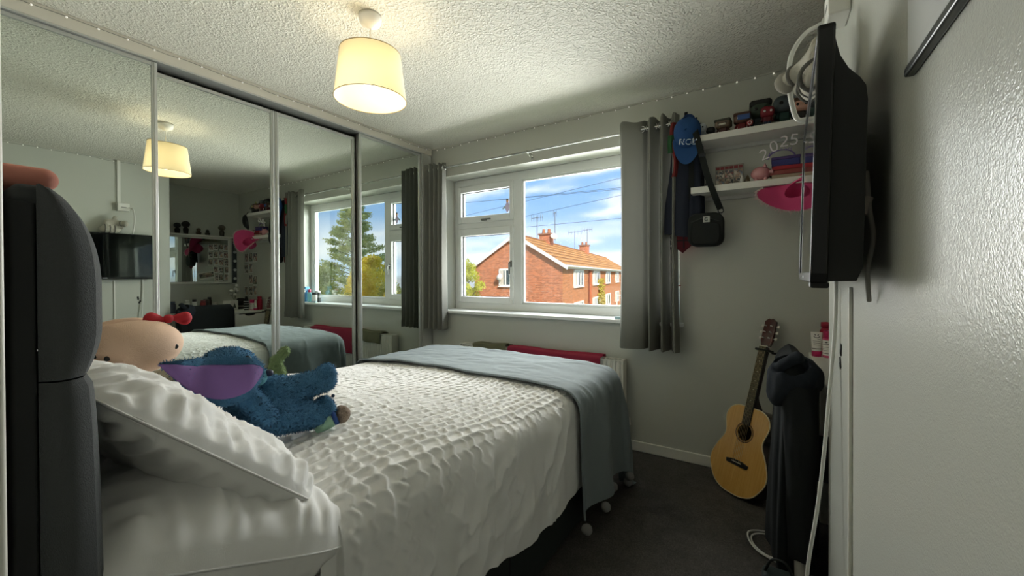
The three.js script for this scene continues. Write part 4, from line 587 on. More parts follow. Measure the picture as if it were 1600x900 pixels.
  part(bc, 'crown', grid(36, 16, (u, v) => { const a = u * Math.PI * 2, ph = v * Math.PI / 2, r = Math.cos(ph); return [0.08 * r * Math.cos(a), 0.095 * r * Math.sin(a), 0.055 * Math.sin(ph)]; }, true), M.blackMatt); part(bc, 'brim', grid(24, 8, (u, v) => { const a = lerp(Math.PI * 1.08, Math.PI * 1.92, u); return [lerp(0.078, 0.08, v) * Math.cos(a), lerp(0.085, 0.17, v) * Math.sin(a), 0.02 * v * Math.sin(u * Math.PI)]; }), M.blackMatt); part(bc, 'loop', rod([0.0, 0.09, 0.0], [-0.01, 0.13, -0.03], 0.004), M.blackMatt);
}

// ---------------------------------------------------------------- guitar
{
  const g = thing('acoustic_guitar', 'acoustic guitar with pale spruce top and dark sides leaning in corner', 'guitar', null, [-0.178, 0.012, -2.525]);
  const Yb = V(0.185, 0.95, -0.27).normalize(), N = V(-0.62, 0.10, 0.78); N.addScaledVector(Yb, -N.dot(Yb)).normalize(); const Xb = Yb.clone().cross(N);
  g.quaternion.setFromRotationMatrix(new THREE.Matrix4().makeBasis(Xb, Yb, N));
  const half = [[0, 0], [0.06, 0.004], [0.125, 0.035], [0.172, 0.105], [0.178, 0.16], [0.155, 0.225], [0.122, 0.285], [0.118, 0.32], [0.133, 0.375], [0.136, 0.41], [0.118, 0.45], [0.075, 0.475], [0.02, 0.478]];
  const c = new THREE.SplineCurve([...half.map(p => new THREE.Vector2(...p)), ...half.slice(1).reverse().map(p => new THREE.Vector2(-p[0], p[1])), new THREE.Vector2(0, 0)]), pts = c.getPoints(150);
  const out = k => new THREE.Shape(pts.map(p => new THREE.Vector2(p.x * k, 0.24 + (p.y - 0.24) * k)));
  const darkWood = mat(0x2b1714, { rough: 0.25, clearcoat: 0.5, clearcoatRoughness: 0.2 });
  const shell = out(1); shell.holes.push(new THREE.Path(pts.map(p => new THREE.Vector2(p.x * 0.975, 0.24 + (p.y - 0.24) * 0.975)).reverse()));
  part(g, 'sides', new THREE.ExtrudeGeometry(shell, { depth: 0.088, bevelEnabled: false }).translate(0, 0, -0.088), darkWood, 'dark glossy sides');
  part(g, 'back', new THREE.ExtrudeGeometry(out(1), { depth: 0.003, bevelEnabled: false }).translate(0, 0, -0.0912), darkWood, 'dark glossy back');
  const hole = new THREE.Path(); hole.absarc(0, 0.335, 0.045, 0, Math.PI * 2, true); const topS = out(0.985); topS.holes.push(hole);
  const tg = uvm(new THREE.ExtrudeGeometry(topS, { depth: 0.004, bevelEnabled: false }), 3).translate(0, 0, 0.0005);
  part(g, 'soundboard', tg, mat(0xffffff, { map: T.spruce, rough: 0.25, clearcoat: 0.6, clearcoatRoughness: 0.15 }), 'pale spruce soundboard');
  part(g, 'binding', tube(pts.filter((_, i) => i % 2 === 0).map(p => [p.x * 0.995, 0.24 + (p.y - 0.24) * 0.995, 0.003]), 0.0032, 200, 6, true), mat(0xd9c79a, { rough: 0.4 }));
  part(g, 'rosette', [new THREE.TorusGeometry(0.049, 0.0014, 6, 60), new THREE.TorusGeometry(0.054, 0.002, 6, 60)].map(q => q.scale(1, 1, 0.4).translate(0, 0.335, 0.0048)), mat(0x3a2416));
  const br = part(g, 'bridge', extr([[-0.062, -0.012], [0.062, -0.012], [0.066, 0.004], [0.03, 0.013], [-0.03, 0.013], [-0.066, 0.004]], 0.008, 0.002).translate(0, 0.165, 0.005), mat(0x120d0b, { rough: 0.4 })); part(br, 'saddle', bx(0.06, 0.004, 0.004, 0, 0.168, 0.016, 0.001), mat(0xe6e0cf));
  part(g, 'neck', [boxAB(-0.024, 0.024, 0.44, 0.835, -0.022, 0.004, 0.011)], mat(0x2a1712, { rough: 0.35 })); part(g, 'heel', extr([[0, 0], [0.085, 0], [0.02, 0.07], [0, 0.11]], 0.044, 0.003).rotateY(Math.PI / 2).translate(-0.022, 0.45, -0.005), mat(0x1d100d, { rough: 0.3 }));
  const fb = part(g, 'fretboard', bx(0.05, 0.455, 0.006, 0, 0.605, 0.008, 0.001), mat(0x17110f, { rough: 0.45 })); for (let i = 1; i <= 17; i++) part(fb, 'fret', bx(0.05, 0.0016, 0.0016, 0, 0.832 - 0.65 * (1 - Math.pow(2, -i / 12)), 0.0115), mat(0x7d7565, { rough: 0.4, metal: 0.8 })); for (const i of [3, 5, 7, 9, 12]) part(fb, 'inlay', disc(0.003, 0, 0, 0, 12).rotateX(Math.PI / 2).translate(0, 0.832 - 0.65 * (1 - Math.pow(2, -(i - 0.5) / 12)), 0.0112), mat(0xd8d4c8));
  part(g, 'nut', bx(0.046, 0.005, 0.008, 0, 0.835, 0.008), mat(0xe9e4d6));
  const hs = part(g, 'headstock', extr([[-0.024, 0.838], [0.024, 0.838], [0.034, 0.87], [0.032, 0.985], [0.012, 1.0], [0, 0.995], [-0.012, 1.0], [-0.032, 0.985], [-0.034, 0.87]], 0.012, 0.002).translate(0, 0, -0.016), mat(0x4a1d18, { rough: 0.25, clearcoat: 0.5 })); hs.rotation.x = 0;
  for (const s of [-1, 1]) for (let i = 0; i < 3; i++) { const y = 0.885 + i * 0.036; const t = part(hs, 'tuner', [rod([s * 0.03, y, -0.012], [s * 0.048, y, -0.012], 0.0025), bx(0.012, 0.016, 0.006, s * 0.05, y, -0.012, 0.003), rod([s * 0.018, y, -0.004], [s * 0.018, y, 0.012], 0.0035)], mat(0xd6d2c6, { rough: 0.3 })); }
  for (let i = 0; i < 6; i++) { const a = -0.0175 + i * 0.007, b = -0.025 + i * 0.01; part(g, 'string', rod([b, 0.17, 0.0185], [a, 0.838, 0.0135], 0.0007, 0.0007, 5), mat(0xc9b98a, { metal: 1, rough: 0.3 })); }
  part(g, 'capo', [bx(0.075, 0.012, 0.012, 0, 0.812, 0.02, 0.004), bx(0.012, 0.014, 0.055, 0.035, 0.812, -0.004, 0.004), bx(0.062, 0.012, 0.012, 0.062, 0.806, -0.026, 0.004), bx(0.012, 0.014, 0.03, -0.034, 0.812, 0.008, 0.004)], M.black, 'black capo');
}

// ---------------------------------------------------------------- alcove: desk, chair with hoodie, mirror
const DY = 0.778;
{
  const d = thing('desk', 'white desk with drawer unit standing in the alcove', 'desk');
  part(d, 'desktop', boxAB(0.185, 0.94, DY - 0.03, DY, -2.82, -1.80, 0.004), M.white);
  part(d, 'drawer_unit', [boxAB(0.205, 0.90, 0.02, DY - 0.031, -2.815, -2.803), boxAB(0.205, 0.90, 0.02, DY - 0.031, -2.447, -2.435), boxAB(0.89, 0.90, 0.02, DY - 0.031, -2.81, -2.44), boxAB(0.205, 0.90, 0.02, 0.035, -2.81, -2.44)], M.white);
  for (let i = 0; i < 4; i++) { const y0 = 0.04 + i * 0.176, fs = new THREE.Shape(); fs.moveTo(-0.177, 0); fs.lineTo(0.177, 0); fs.lineTo(0.177, 0.168); fs.lineTo(0.065, 0.168); fs.quadraticCurveTo(0.05, 0.142, 0, 0.142); fs.quadraticCurveTo(-0.05, 0.142, -0.065, 0.168); fs.lineTo(-0.177, 0.168); fs.lineTo(-0.177, 0); const dr = part(d, 'drawer', new THREE.ExtrudeGeometry(fs, { depth: 0.014, bevelEnabled: false }).rotateY(-Math.PI / 2).translate(0.2, y0, -2.625), M.white); part(dr, 'drawer_box', [boxAB(0.215, 0.60, y0, y0 + 0.12, -2.79, -2.778), boxAB(0.215, 0.60, y0, y0 + 0.12, -2.472, -2.46), boxAB(0.215, 0.60, y0, y0 + 0.01, -2.79, -2.46)], M.white); }
  for (const x of [0.22, 0.90]) part(d, 'leg', boxAB(x - 0.02, x + 0.02, 0, DY - 0.03, -1.85, -1.81, 0.003), M.white);
  const tube1 = thing('lotion_tube', 'white squeeze tube with pink cap standing on desk end', 'tube', null, [0.192 + 0.02, DY, -2.70]);
  const lab = canvasTex(128, 256, (g, w, h) => { g.fillStyle = '#e6e2da'; g.fillRect(0, 0, w, h); g.strokeStyle = '#3a3034'; g.lineWidth = 7; g.beginPath(); g.arc(64, 52, 22, 0.2, 3.0); g.stroke(); g.beginPath(); g.moveTo(50, 30); g.lineTo(58, 48); g.moveTo(78, 28); g.lineTo(72, 46); g.stroke(); g.lineWidth = 4; for (let i = 0; i < 4; i++) { g.beginPath(); g.moveTo(34, 96 + i * 26); g.lineTo(60 + (i * 37) % 40, 94 + i * 26); g.stroke(); } g.fillStyle = '#4a2a30'; g.fillRect(14, 218, 100, 8); });
  part(tube1, 'tube', grid(32, 12, (u, v) => { const a = u * Math.PI * 2, r = 0.021, f = v; return [lerp(r, r * 1.25, f) * Math.cos(a), 0.028 + 0.10 * v, lerp(r, 0.003, f) * Math.sin(a), (u * 2) % 1, v]; }, true), new THREE.MeshStandardMaterial({ map: lab, roughness: 0.4, side: THREE.DoubleSide }));
  part(tube1, 'cap', lathe([[0, 0], [0.021, 0], [0.022, 0.026], [0.021, 0.029], [0, 0.029]]), mat(0xcf2a68, { rough: 0.4 }));
  const b2 = thing('lotion_bottle', 'bottle with white label and magenta cap beside the white tube', 'bottle', null, [0.268, DY, -2.69]);
  part(b2, 'bottle', lathe([[0, 0], [0.03, 0], [0.032, 0.004], [0.032, 0.095], [0.026, 0.102], [0, 0.102]]), mat(0xd9557f, { rough: 0.3 })); part(b2, 'label', new THREE.CylinderGeometry(0.0325, 0.0325, 0.08, 32, 1, true).rotateY(2).translate(0, 0.052, 0), new THREE.MeshStandardMaterial({ map: lab, roughness: 0.5, side: THREE.DoubleSide })); part(b2, 'cap', lathe([[0, 0.10], [0.029, 0.10], [0.029, 0.136], [0.026, 0.139], [0, 0.139]]), mat(0xc2265e, { rough: 0.35 }));
  const b3 = thing('lotion_bottle', 'tall crimson bottle behind the magenta capped one', 'bottle', null, [0.262, DY, -2.775]); part(b3, 'bottle', lathe([[0, 0], [0.03, 0], [0.031, 0.005], [0.031, 0.13], [0.018, 0.15], [0, 0.15]]), mat(0xb01f3c, { rough: 0.3 })); part(b3, 'cap', lathe([[0, 0.148], [0.026, 0.148], [0.026, 0.175], [0, 0.178]]), mat(0xa21c34, { rough: 0.35 }));
  // desk clutter seen in the mirror doors
  const pot = (label, x, z, r, h, col, lid, name = 'desk_pot') => { const o = thing(name, label, 'pot', null, [x, DY, z]); part(o, 'body', lathe([[0, 0], [r, 0], [r * 1.02, h * 0.1], [r, h * 0.8], [0, h * 0.8]]), mat(col, { rough: 0.4 })); part(o, 'lid', lathe([[0, h * 0.79], [r * 0.85, h * 0.79], [r * 0.85, h], [0, h]]), mat(lid, { rough: 0.4 })); };
  pot('white pump bottle on desk before the mirror', 0.62, -2.10, 0.026, 0.15, 0xd9d6cc, 0xcccac2); pot('second white bottle with black lid on desk', 0.66, -2.19, 0.026, 0.155, 0xcfcdc6, 0x222222); pot('red tumbler on desk', 0.60, -2.26, 0.03, 0.14, 0x8e2a2c, 0x6b1f22); pot('dark brush pot on desk', 0.70, -2.33, 0.036, 0.15, 0x23201f, 0x3a3431); pot('amber jar on desk', 0.52, -2.22, 0.03, 0.07, 0x9a5a2e, 0xc9b9a0); pot('wide cream jar on desk', 0.50, -2.05, 0.045, 0.06, 0xc98f72, 0xd6cfc2); pot('brown glass bottle on desk', 0.78, -2.40, 0.025, 0.17, 0x3c2618, 0x1c1c1c); pot('grey candle jar on desk', 0.66, -2.42, 0.035, 0.10, 0x77746f, 0xa9a59c); pot('white jar on desk near drawers', 0.52, -2.36, 0.03, 0.09, 0xd2cfc6, 0xb9b5ab); pot('navy tub at near end of desk', 0.60, -1.93, 0.05, 0.14, 0x1f2733, 0x394250);
  const cb = thing('greeting_cards', 'pair of white cards with dark tree prints on desk', 'card', null, [0.42, DY, -2.50]); for (const k of [-1, 1]) { const c = part(cb, 'card', bx(0.003, 0.13, 0.085, 0, 0.065, k * 0.044, 0), paper); c.rotation.y = k * 0.05; part(c, 'tree_print', extr([[-0.022, -0.03], [0.022, -0.03], [0, 0.035]], 0.001).rotateY(-Math.PI / 2).translate(-0.0018, 0.062, k * 0.044), mat(0x40443f)); }
  const vs = thing('flower_vase', 'small vase of white flowers on desk', 'vase', null, [0.55, DY, -2.60]); part(vs, 'vase', lathe([[0, 0], [0.03, 0], [0.04, 0.05], [0.022, 0.11], [0.026, 0.13]]), mat(0xc9c7c0, { rough: 0.3 })); for (let i = 0; i < 7; i++) { const x = rr(-0.05, 0.05), y = rr(0.2, 0.32), z = rr(-0.05, 0.05); part(vs, 'stem', rod([0, 0.1, 0], [x, y, z], 0.0018, 0.0018, 5), mat(0x3f4d33)); part(vs, 'flower', displace(ball(0.022, x, y, z, 1, 0.7, 1, 12), (a, b, c) => 0.01 * (fbm3(a * 120, b * 120, c * 120, 2) - 0.5)), mat(0xd9d8d0)); }
  const bask = thing('storage_basket', 'dark woven basket of odds and ends on desk', 'basket', null, [0.66, DY, -2.70]); part(bask, 'body', lathe([[0, 0], [0.08, 0], [0.095, 0.09], [0.09, 0.09], [0.078, 0.006]]), mat(0x2e2823, { bumpMap: rep(T.weave, 4), bumpScale: 0.003 })); part(bask, 'band', lathe([[0.0865, 0.03], [0.092, 0.03], [0.0955, 0.05], [0.09, 0.05]]), mat(0x9a948a)); part(bask, 'contents', Array.from({ length: 9 }, (_, i) => ball(0.03, 0.045 * Math.cos(i * 2.3), 0.10 + 0.01 * (i % 3), 0.045 * Math.sin(i * 2.3), 1, 0.8, 1, 10)), mat(0x3a3634));
  const bt = thing('striped_bottle', 'black bottle with white stripes on desk by window wall', 'bottle', null, [0.30, DY, -2.63]); part(bt, 'body', lathe([[0, 0], [0.026, 0], [0.03, 0.08], [0.018, 0.15], [0.012, 0.18], [0, 0.18]]), M.blackMatt); for (let i = 0; i < 4; i++) part(bt, 'stripe', lathe([[0.0275 + 0.0005 * i, 0.02 + i * 0.03], [0.0295, 0.02 + i * 0.03], [0.0295, 0.028 + i * 0.03], [0.0275, 0.028 + i * 0.03]]), paper);
}
{
  const m = thing('wall_mirror', 'wide white framed mirror on alcove wall above desk', 'mirror'), y0 = 1.125, y1 = 1.755, z0 = -2.715, z1 = -1.90, x = XA;
  part(m, 'glass', boxAB(x - 0.012, x - 0.008, y0 + 0.02, y1 - 0.02, z0 + 0.02, z1 - 0.02), M.mirror);
  part(m, 'frame', [boxAB(x - 0.022, x, y0, y0 + 0.026, z0, z1, 0.003), boxAB(x - 0.022, x, y1 - 0.026, y1, z0, z1, 0.003), boxAB(x - 0.022, x, y0, y1, z0, z0 + 0.026, 0.003), boxAB(x - 0.022, x, y0, y1, z1 - 0.026, z1, 0.003)], M.white);
  part(m, 'ledge', boxAB(x - 0.10, x, y1 + 0.001, y1 + 0.018, z0, z1, 0.003), M.white);
  for (let i = 0; i < 5; i++) for (let j = 0; j < 4; j++) { const z = -2.665 + j * 0.062 + rr(-0.005, 0.005), y = 1.20 + i * 0.105 + rr(-0.008, 0.008); if (j === 3 && i < 2) continue; const p = thing('photo_print', 'small photo print stuck on the white framed mirror', 'photo', 'photos on the alcove mirror', [x - 0.0135, y, z]); p.rotation.x = rr(-0.06, 0.06); part(p, 'border', bx(0.001, 0.088, 0.056), paper); part(p, 'picture', bx(0.0012, 0.07, 0.046, -0.0004, 0.006, 0), prints[(i + j) % 4]); }
  const big = thing('photo_strip', 'tilted wide photo print at foot of white framed mirror', 'photo', null, [x - 0.0145, 1.235, -2.43]); big.rotation.x = 0.18; part(big, 'border', bx(0.001, 0.09, 0.19), paper); part(big, 'picture', bx(0.0012, 0.06, 0.165, -0.0006, 0.005, 0), prints[1]);
  const fig = (label, z, h, c1, c2) => { const f = thing('ornament', label, 'ornament', null, [x - 0.05, y1 + 0.018, z]); part(f, 'body', lathe([[0, 0], [0.025, 0], [0.03, h * 0.4], [0.012, h * 0.55], [0, h * 0.56]]), mat(c1)); part(f, 'head', ball(h * 0.24, 0, h * 0.74, 0, 1.2, 1, 1.1, 16), mat(c2)); };
  fig('small dark ornament on ledge above alcove mirror', -1.98, 0.12, 0x2a2c2b, 0x33302d); fig('black round-headed ornament on ledge above alcove mirror', -2.10, 0.14, 0x1d1d1d, 0x25282a); fig('tall dark ornament on ledge above alcove mirror', -2.19, 0.17, 0x23211f, 0x2d2a28); fig('low brown ornament on ledge above alcove mirror', -2.33, 0.09, 0x4a3d32, 0x55483a); fig('olive ornament on ledge above alcove mirror', -2.43, 0.08, 0x3a3c30, 0x44463a); fig('lantern-like ornament on ledge above alcove mirror', -2.60, 0.16, 0x33302c, 0x6a665d);
  const led = thing('light_string', 'strip of round white bulbs down alcove wall beside mirror', 'light string'); part(led, 'strip', boxAB(XA - 0.012, XA, 1.13, 1.76, -2.80, -2.745, 0.003), mat(0x3f474b)); for (let i = 0; i < 5; i++) part(led, 'bulb', ball(0.02, XA - 0.022, 1.19 + i * 0.125, -2.772, 1, 1, 1, 14), mat(0xd8dcdc, { rough: 0.3 }));
  for (let i = 0; i < 3; i++) for (let j = 0; j < 4; j++) { if ((i + j * 2) % 5 === 4) continue; const p = thing('poster_print', 'small print pinned on window wall under the shelves', 'photo', 'prints pinned under the shelves', [0.50 + i * 0.12 + rr(-0.01, 0.01), 1.02 + j * 0.155 + rr(-0.01, 0.01), ZW + 0.0015]); p.rotation.z = rr(-0.05, 0.05); part(p, 'border', bx(0.10, 0.13, 0.001), paper); part(p, 'picture', bx(0.088, 0.112, 0.0012, 0, 0.002, 0.0006), prints[(i * 2 + j) % 4]); }
}
{
  const ch = thing('desk_chair', 'desk chair with pale legs hidden under a black hoodie', 'chair'), lg = mat(0xa9a79f, { rough: 0.5 });
  part(ch, 'seat', boxAB(0.06, 0.46, 0.43, 0.475, -2.34, -1.90, 0.015), M.blackMatt); part(ch, 'backrest', boxAB(0.045, 0.075, 0.50, 0.84, -2.33, -1.91, 0.012), M.blackMatt);
  for (const [x, z] of [[0.07, -1.93], [0.07, -2.31], [0.44, -1.93], [0.44, -2.31]]) part(ch, 'leg', rod([x + (x < 0.2 ? 0.03 : -0.02), 0.0, z + (z > -2 ? 0.085 : -0.05)], [x + 0.02, 0.44, z], 0.019, 0.016), lg);
  for (const z of [-1.95, -2.29]) part(ch, 'post', rod([0.06, 0.45, z], [0.06, 0.6, z], 0.012), lg);
  const j = thing('hoodie', 'black hoodie draped over the desk chair back', 'hoodie'), cl = mat(0x0f1517, { rough: 0.95, bumpMap: rep(T.fine, 10), bumpScale: 0.001, sheen: 0.25, sheenRoughness: 0.5 });
  const sh = grid(140, 90, (u, v) => { const a = u * Math.PI * 2, y = lerp(0.085, 0.885, v), hx = lerp(0.082, 0.058, sstep(0.1, 0.9, v)) * Math.pow(Math.max(0, 1 - Math.pow(Math.max(0, v - 0.90) / 0.10, 2)), 0.5), hz = lerp(0.245, 0.27, sstep(0.3, 0.95, v)) * (v > 0.90 ? lerp(1, 0.84, Math.pow((v - 0.90) / 0.10, 2)) : 1), f = 1 + (0.10 * Math.sin(a * 7 + 1.5 * v) + 0.08 * Math.sin(a * 12 + 3)) * (1 - v * 0.8) + 0.14 * (fbm3(Math.cos(a) * 2.2, v * 3, Math.sin(a) * 2.2, 3) - 0.5), cx = Math.sign(Math.cos(a)) * Math.pow(Math.abs(Math.cos(a)), 0.65), cz = Math.sign(Math.sin(a)) * Math.pow(Math.abs(Math.sin(a)), 0.65); return [0.078 + hx * cx * f, y + 0.025 * Math.sin(a * 2 + 1) * (1 - v), -2.115 + hz * cz * (1 + (f - 1) * 0.5)]; }, true);
  part(j, 'body', sh, cl);
  const hood = p => { const w = 0.010 * (fbm3(p[0] * 24, p[1] * 14, p[2] * 24, 2) - 0.5) * 2; let d = ell(p, [0.082, 0.825, -1.905], [0.088, 0.080, 0.095]); d = smin(d, ell(p, [0.030, 0.765, -1.885], [0.042, 0.060, 0.055]), 0.03); d = Math.max(d, -ell(p, [0.060, 0.875, -1.865], [0.062, 0.050, 0.060])); return smin(d, cap(p, [0.015, 0.84, -1.90], [0.09, 0.90, -1.86], 0.016, 0.02), 0.02) + w; };
  part(j, 'hood', blob((x, y, z) => hood([x, y, z]), [-0.04, 0.66, -2.03], [0.20, 0.95, -1.77], 0.0055), mat(0x151d26, { rough: 0.95, bumpMap: rep(T.fine, 4), bumpScale: 0.001 }), 'navy lined hood');
  part(j, 'sleeve', displace(grid(48, 50, (u, v) => { const a = u * Math.PI * 2, y = lerp(0.14, 0.80, v), r = lerp(0.042, 0.058, v); return [0.098 + r * Math.cos(a), y, -1.875 + 0.015 * v + r * 0.8 * Math.sin(a)]; }, true), (x, y, z) => 0.022 * (fbm3(x * 26, y * 5, z * 26, 2) - 0.5)), cl);
  const hb = thing('handbag', 'dark green bag on floor beside desk chair', 'bag', null, [0.03, 0.0, -1.78]); part(hb, 'body', bx(0.11, 0.10, 0.09, 0.0, 0.05, -0.02, 0.02), mat(0x10201b, { rough: 0.7 })); part(hb, 'handle', tube([[-0.045, 0.095, -0.02], [-0.02, 0.145, -0.02], [0.02, 0.145, -0.02], [0.045, 0.095, -0.02]], 0.005, 24, 8), mat(0x0c1512, { rough: 0.7 }));
}

// ---------------------------------------------------------------- television wall
{
  const tv = thing('television', 'flat black television on wall bracket with cables behind it', 'television', null, [0.082, 1.424, -1.262]);
  tv.rotation.order = 'YZX'; tv.rotation.set(0, -0.028, -0.024); // local: screen faces -x, width along z
  const W = 0.728, H = 0.456;
  part(tv, 'bezel', [boxAB(-0.006, 0.020, -H / 2, -H / 2 + 0.022, -W / 2, W / 2, 0.004), boxAB(-0.006, 0.020, H / 2 - 0.014, H / 2, -W / 2, W / 2, 0.004), boxAB(-0.006, 0.020, -H / 2, H / 2, -W / 2, -W / 2 + 0.014, 0.004), boxAB(-0.006, 0.020, -H / 2, H / 2, W / 2 - 0.014, W / 2, 0.004)], mat(0x0c0d0d, { rough: 0.25 }));
  part(tv, 'screen', boxAB(-0.003, 0.016, -H / 2 + 0.02, H / 2 - 0.012, -W / 2 + 0.012, W / 2 - 0.012), mat(0x060808, { rough: 0.06, clearcoat: 0.6 }), 'glossy dark screen');
  const sec = [[0.019, -H / 2 + 0.004], [0.019, H / 2 - 0.01], [0.022, H / 2 - 0.03], [0.028, H / 2 - 0.055], [0.040, H / 2 - 0.08], [0.056, H / 2 - 0.10], [0.064, H / 2 - 0.115], [0.067, H / 2 - 0.14], [0.068, -H / 2 + 0.03], [0.06, -H / 2 + 0.006]];
  part(tv, 'rear_housing', extr(sec, W - 0.03, 0).translate(0, 0, -(W - 0.03) / 2), mat(0x101111, { rough: 0.55 }));
  part(tv, 'brand_plate', bx(0.001, 0.005, 0.035, -0.0065, -H / 2 + 0.011, 0.04), mat(0xc9cccc, { rough: 0.4 })); part(tv, 'sensor', bx(0.03, 0.012, 0.05, 0.012, -H / 2 - 0.004, 0.27, 0.004), M.black);
  part(tv, 'vent_slots', Array.from({ length: 12 }, (_, i) => bx(0.001, 0.004, 0.10, 0.0685, 0.02 - i * 0.012, 0.2)), mat(0x1d1f1f));
  part(tv, 'wall_bracket', [bx(0.02, 0.2, 0.12, 0.088, 0, 0, 0.003), bx(0.02, 0.03, 0.2, 0.078, 0.06, 0, 0.003)], M.black);
  const pc = thing('wall_cable', 'white cable drooping from trunking box behind the television', 'cable');
  part(pc, 'lead', tube([[0.140, 1.92, -1.43], [0.115, 1.915, -1.44], [0.088, 1.905, -1.44], [0.055, 1.855, -1.44], [0.048, 1.79, -1.44], [0.056, 1.70, -1.435], [0.072, 1.655, -1.43], [0.115, 1.655, -1.42], [0.16, 1.60, -1.40], [0.166, 1.5, -1.36]], 0.0065, 80, 8), M.cable);
  const pl = thing('power_cable', 'white power cable running down from television to floor', 'cable');
  part(pl, 'lead', tube([[0.165, 1.26, -1.53], [0.166, 1.14, -1.53], [0.162, 1.02, -1.53], [0.150, 0.86, -1.52], [0.135, 0.66, -1.51], [0.118, 0.50, -1.50], [0.098, 0.34, -1.50], [0.093, 0.24, -1.50], [0.10, 0.12, -1.51], [0.12, 0.012, -1.52]], 0.005, 100, 8), M.cable);
  const tc = thing('aerial_cable', 'pale cable looped behind the television', 'cable'); part(tc, 'lead', tube([[0.150, 1.40, -0.98], [0.150, 1.33, -0.955], [0.158, 1.28, -0.97], [0.155, 1.22, -1.0], [0.165, 1.16, -1.05]], 0.004, 50, 8), mat(0x8d8a84)); part(tc, 'plug', rod([0.140, 1.32, -0.955], [0.150, 1.35, -0.96], 0.007), mat(0xa59a92));
  const fc = thing('floor_cable', 'white cable loop lying on carpet beside hoodie', 'cable'); part(fc, 'lead', tube([[0.02, 0.012, -2.24], [-0.05, 0.012, -2.22], [-0.082, 0.012, -2.19], [-0.08, 0.012, -2.13], [-0.045, 0.012, -2.06], [0.02, 0.012, -2.02], [0.085, 0.012, -2.0]], 0.004, 60, 6), M.cable); part(fc, 'second_lead', tube([[0.03, 0.012, -2.22], [-0.04, 0.012, -2.20], [-0.068, 0.012, -2.165], [-0.06, 0.012, -2.10], [-0.02, 0.012, -2.05], [0.05, 0.012, -2.03]], 0.0035, 60, 6), M.cable);
  const bxx = thing('trunking_box', 'white cable trunking box on wall above television', 'socket box'); part(bxx, 'box', boxAB(0.128, XR, 1.885, 1.965, -1.425, -1.335, 0.004), M.white); part(bxx, 'trunking', boxAB(XR - 0.016, XR, 1.965, 2.398, -1.365, -1.34, 0.002), M.white); part(bxx, 'slot', boxAB(0.127, 0.1285, 1.918, 1.926, -1.40, -1.36), mat(0x8a8a84)); part(bxx, 'gland', rod([0.13, 1.92, -1.425], [0.13, 1.92, -1.44], 0.008), M.white);
  single('cable_trunking', boxAB(XR - 0.008, XR, 0.07, 1.18, -1.318, -1.308, 0.002), M.white, 'slim white cable trunking down wall under television', 'trunking');
  for (const [y, z, a] of [[0.995, -1.495, 0.15], [0.955, -1.508, -0.5]]) { const h = thing('wall_hook', a > 0 ? 'small black adhesive hook on television wall, the upper of two' : 'small black adhesive hook on television wall, the lower of two', 'hook', 'black hooks under television', [XR - 0.0036, y, z]); h.rotation.x = a; part(h, 'pad', bx(0.003, 0.034, 0.014, 0.002, 0, 0, 0.001), M.black); part(h, 'strip', bx(0.002, 0.012, 0.008, 0.0005, -0.006, 0, 0.0005), M.black); }
  const bd = thing('whiteboard', 'glossy white board with dark bottom rail on wall beside television', 'whiteboard'); part(bd, 'board', boxAB(XR - 0.008, XR, 1.506, 2.0, -0.80, -0.30, 0.002), mat(0xd9dbd9, { rough: 0.16 })); part(bd, 'bottom_rail', boxAB(XR - 0.012, XR, 1.494, 1.507, -0.80, -0.30, 0.003), mat(0x4b4d4b, { rough: 0.3, metal: 0.5 })); part(bd, 'top_rail', boxAB(XR - 0.012, XR, 2.0, 2.015, -0.80, -0.30, 0.003), mat(0x4b4d4b, { rough: 0.3, metal: 0.5 }));
  const bn = thing('plush_toy', 'floppy cream and grey striped plush sprawled on top of television', 'soft toy'); const cream = furM(0xd6d0c0), grey = furM(0x8f8d86), X = 0.092, Yt = 1.652;
  part(bn, 'body', blob(fluffy(p => { let d = ell(p, [X + 0.010, Yt + 0.040, -1.27], [0.040, 0.040, 0.080]); d = smin(d, ell(p, [X + 0.012, Yt + 0.095, -1.265], [0.030, 0.040, 0.045]), 0.02); d = smin(d, cap(p, [X, Yt + 0.10, -1.29], [X + 0.015, Yt + 0.155, -1.31], 0.022, 0.018), 0.015); d = smin(d, cap(p, [X - 0.005, Yt + 0.105, -1.30], [X - 0.045, Yt + 0.095, -1.355], 0.022, 0.022), 0.012); return smin(d, cap(p, [X + 0.0, Yt + 0.055, -1.29], [X - 0.018, Yt + 0.062, -1.335], 0.018, 0.018), 0.01); }, 0.003), [X - 0.09, Yt + 0.001, -1.42], [X + 0.07, Yt + 0.20, -1.16], 0.004), cream);
  part(bn, 'stripe', [-0.03, 0.005, 0.04].map(o => new THREE.TorusGeometry(0.041, 0.005, 8, 30).scale(0.98, 0.98, 1).translate(X + 0.010, Yt + 0.043, -1.27 + o)), grey);
  part(bn, 'paw', displace(ball(0.030, X - 0.050, Yt + 0.095, -1.365, 1, 1.0, 0.85, 24), (x, y, z) => 0.006 * (fbm3(x * 60, y * 60, z * 60, 2) - 0.5)), cream); part(bn, 'paw', ball(0.021, X - 0.018, Yt + 0.062, -1.345, 1, 1, 0.9), cream); part(bn, 'cuff', new THREE.TorusGeometry(0.023, 0.006, 8, 24).rotateY(0.9).translate(X - 0.036, Yt + 0.098, -1.345), grey);
}

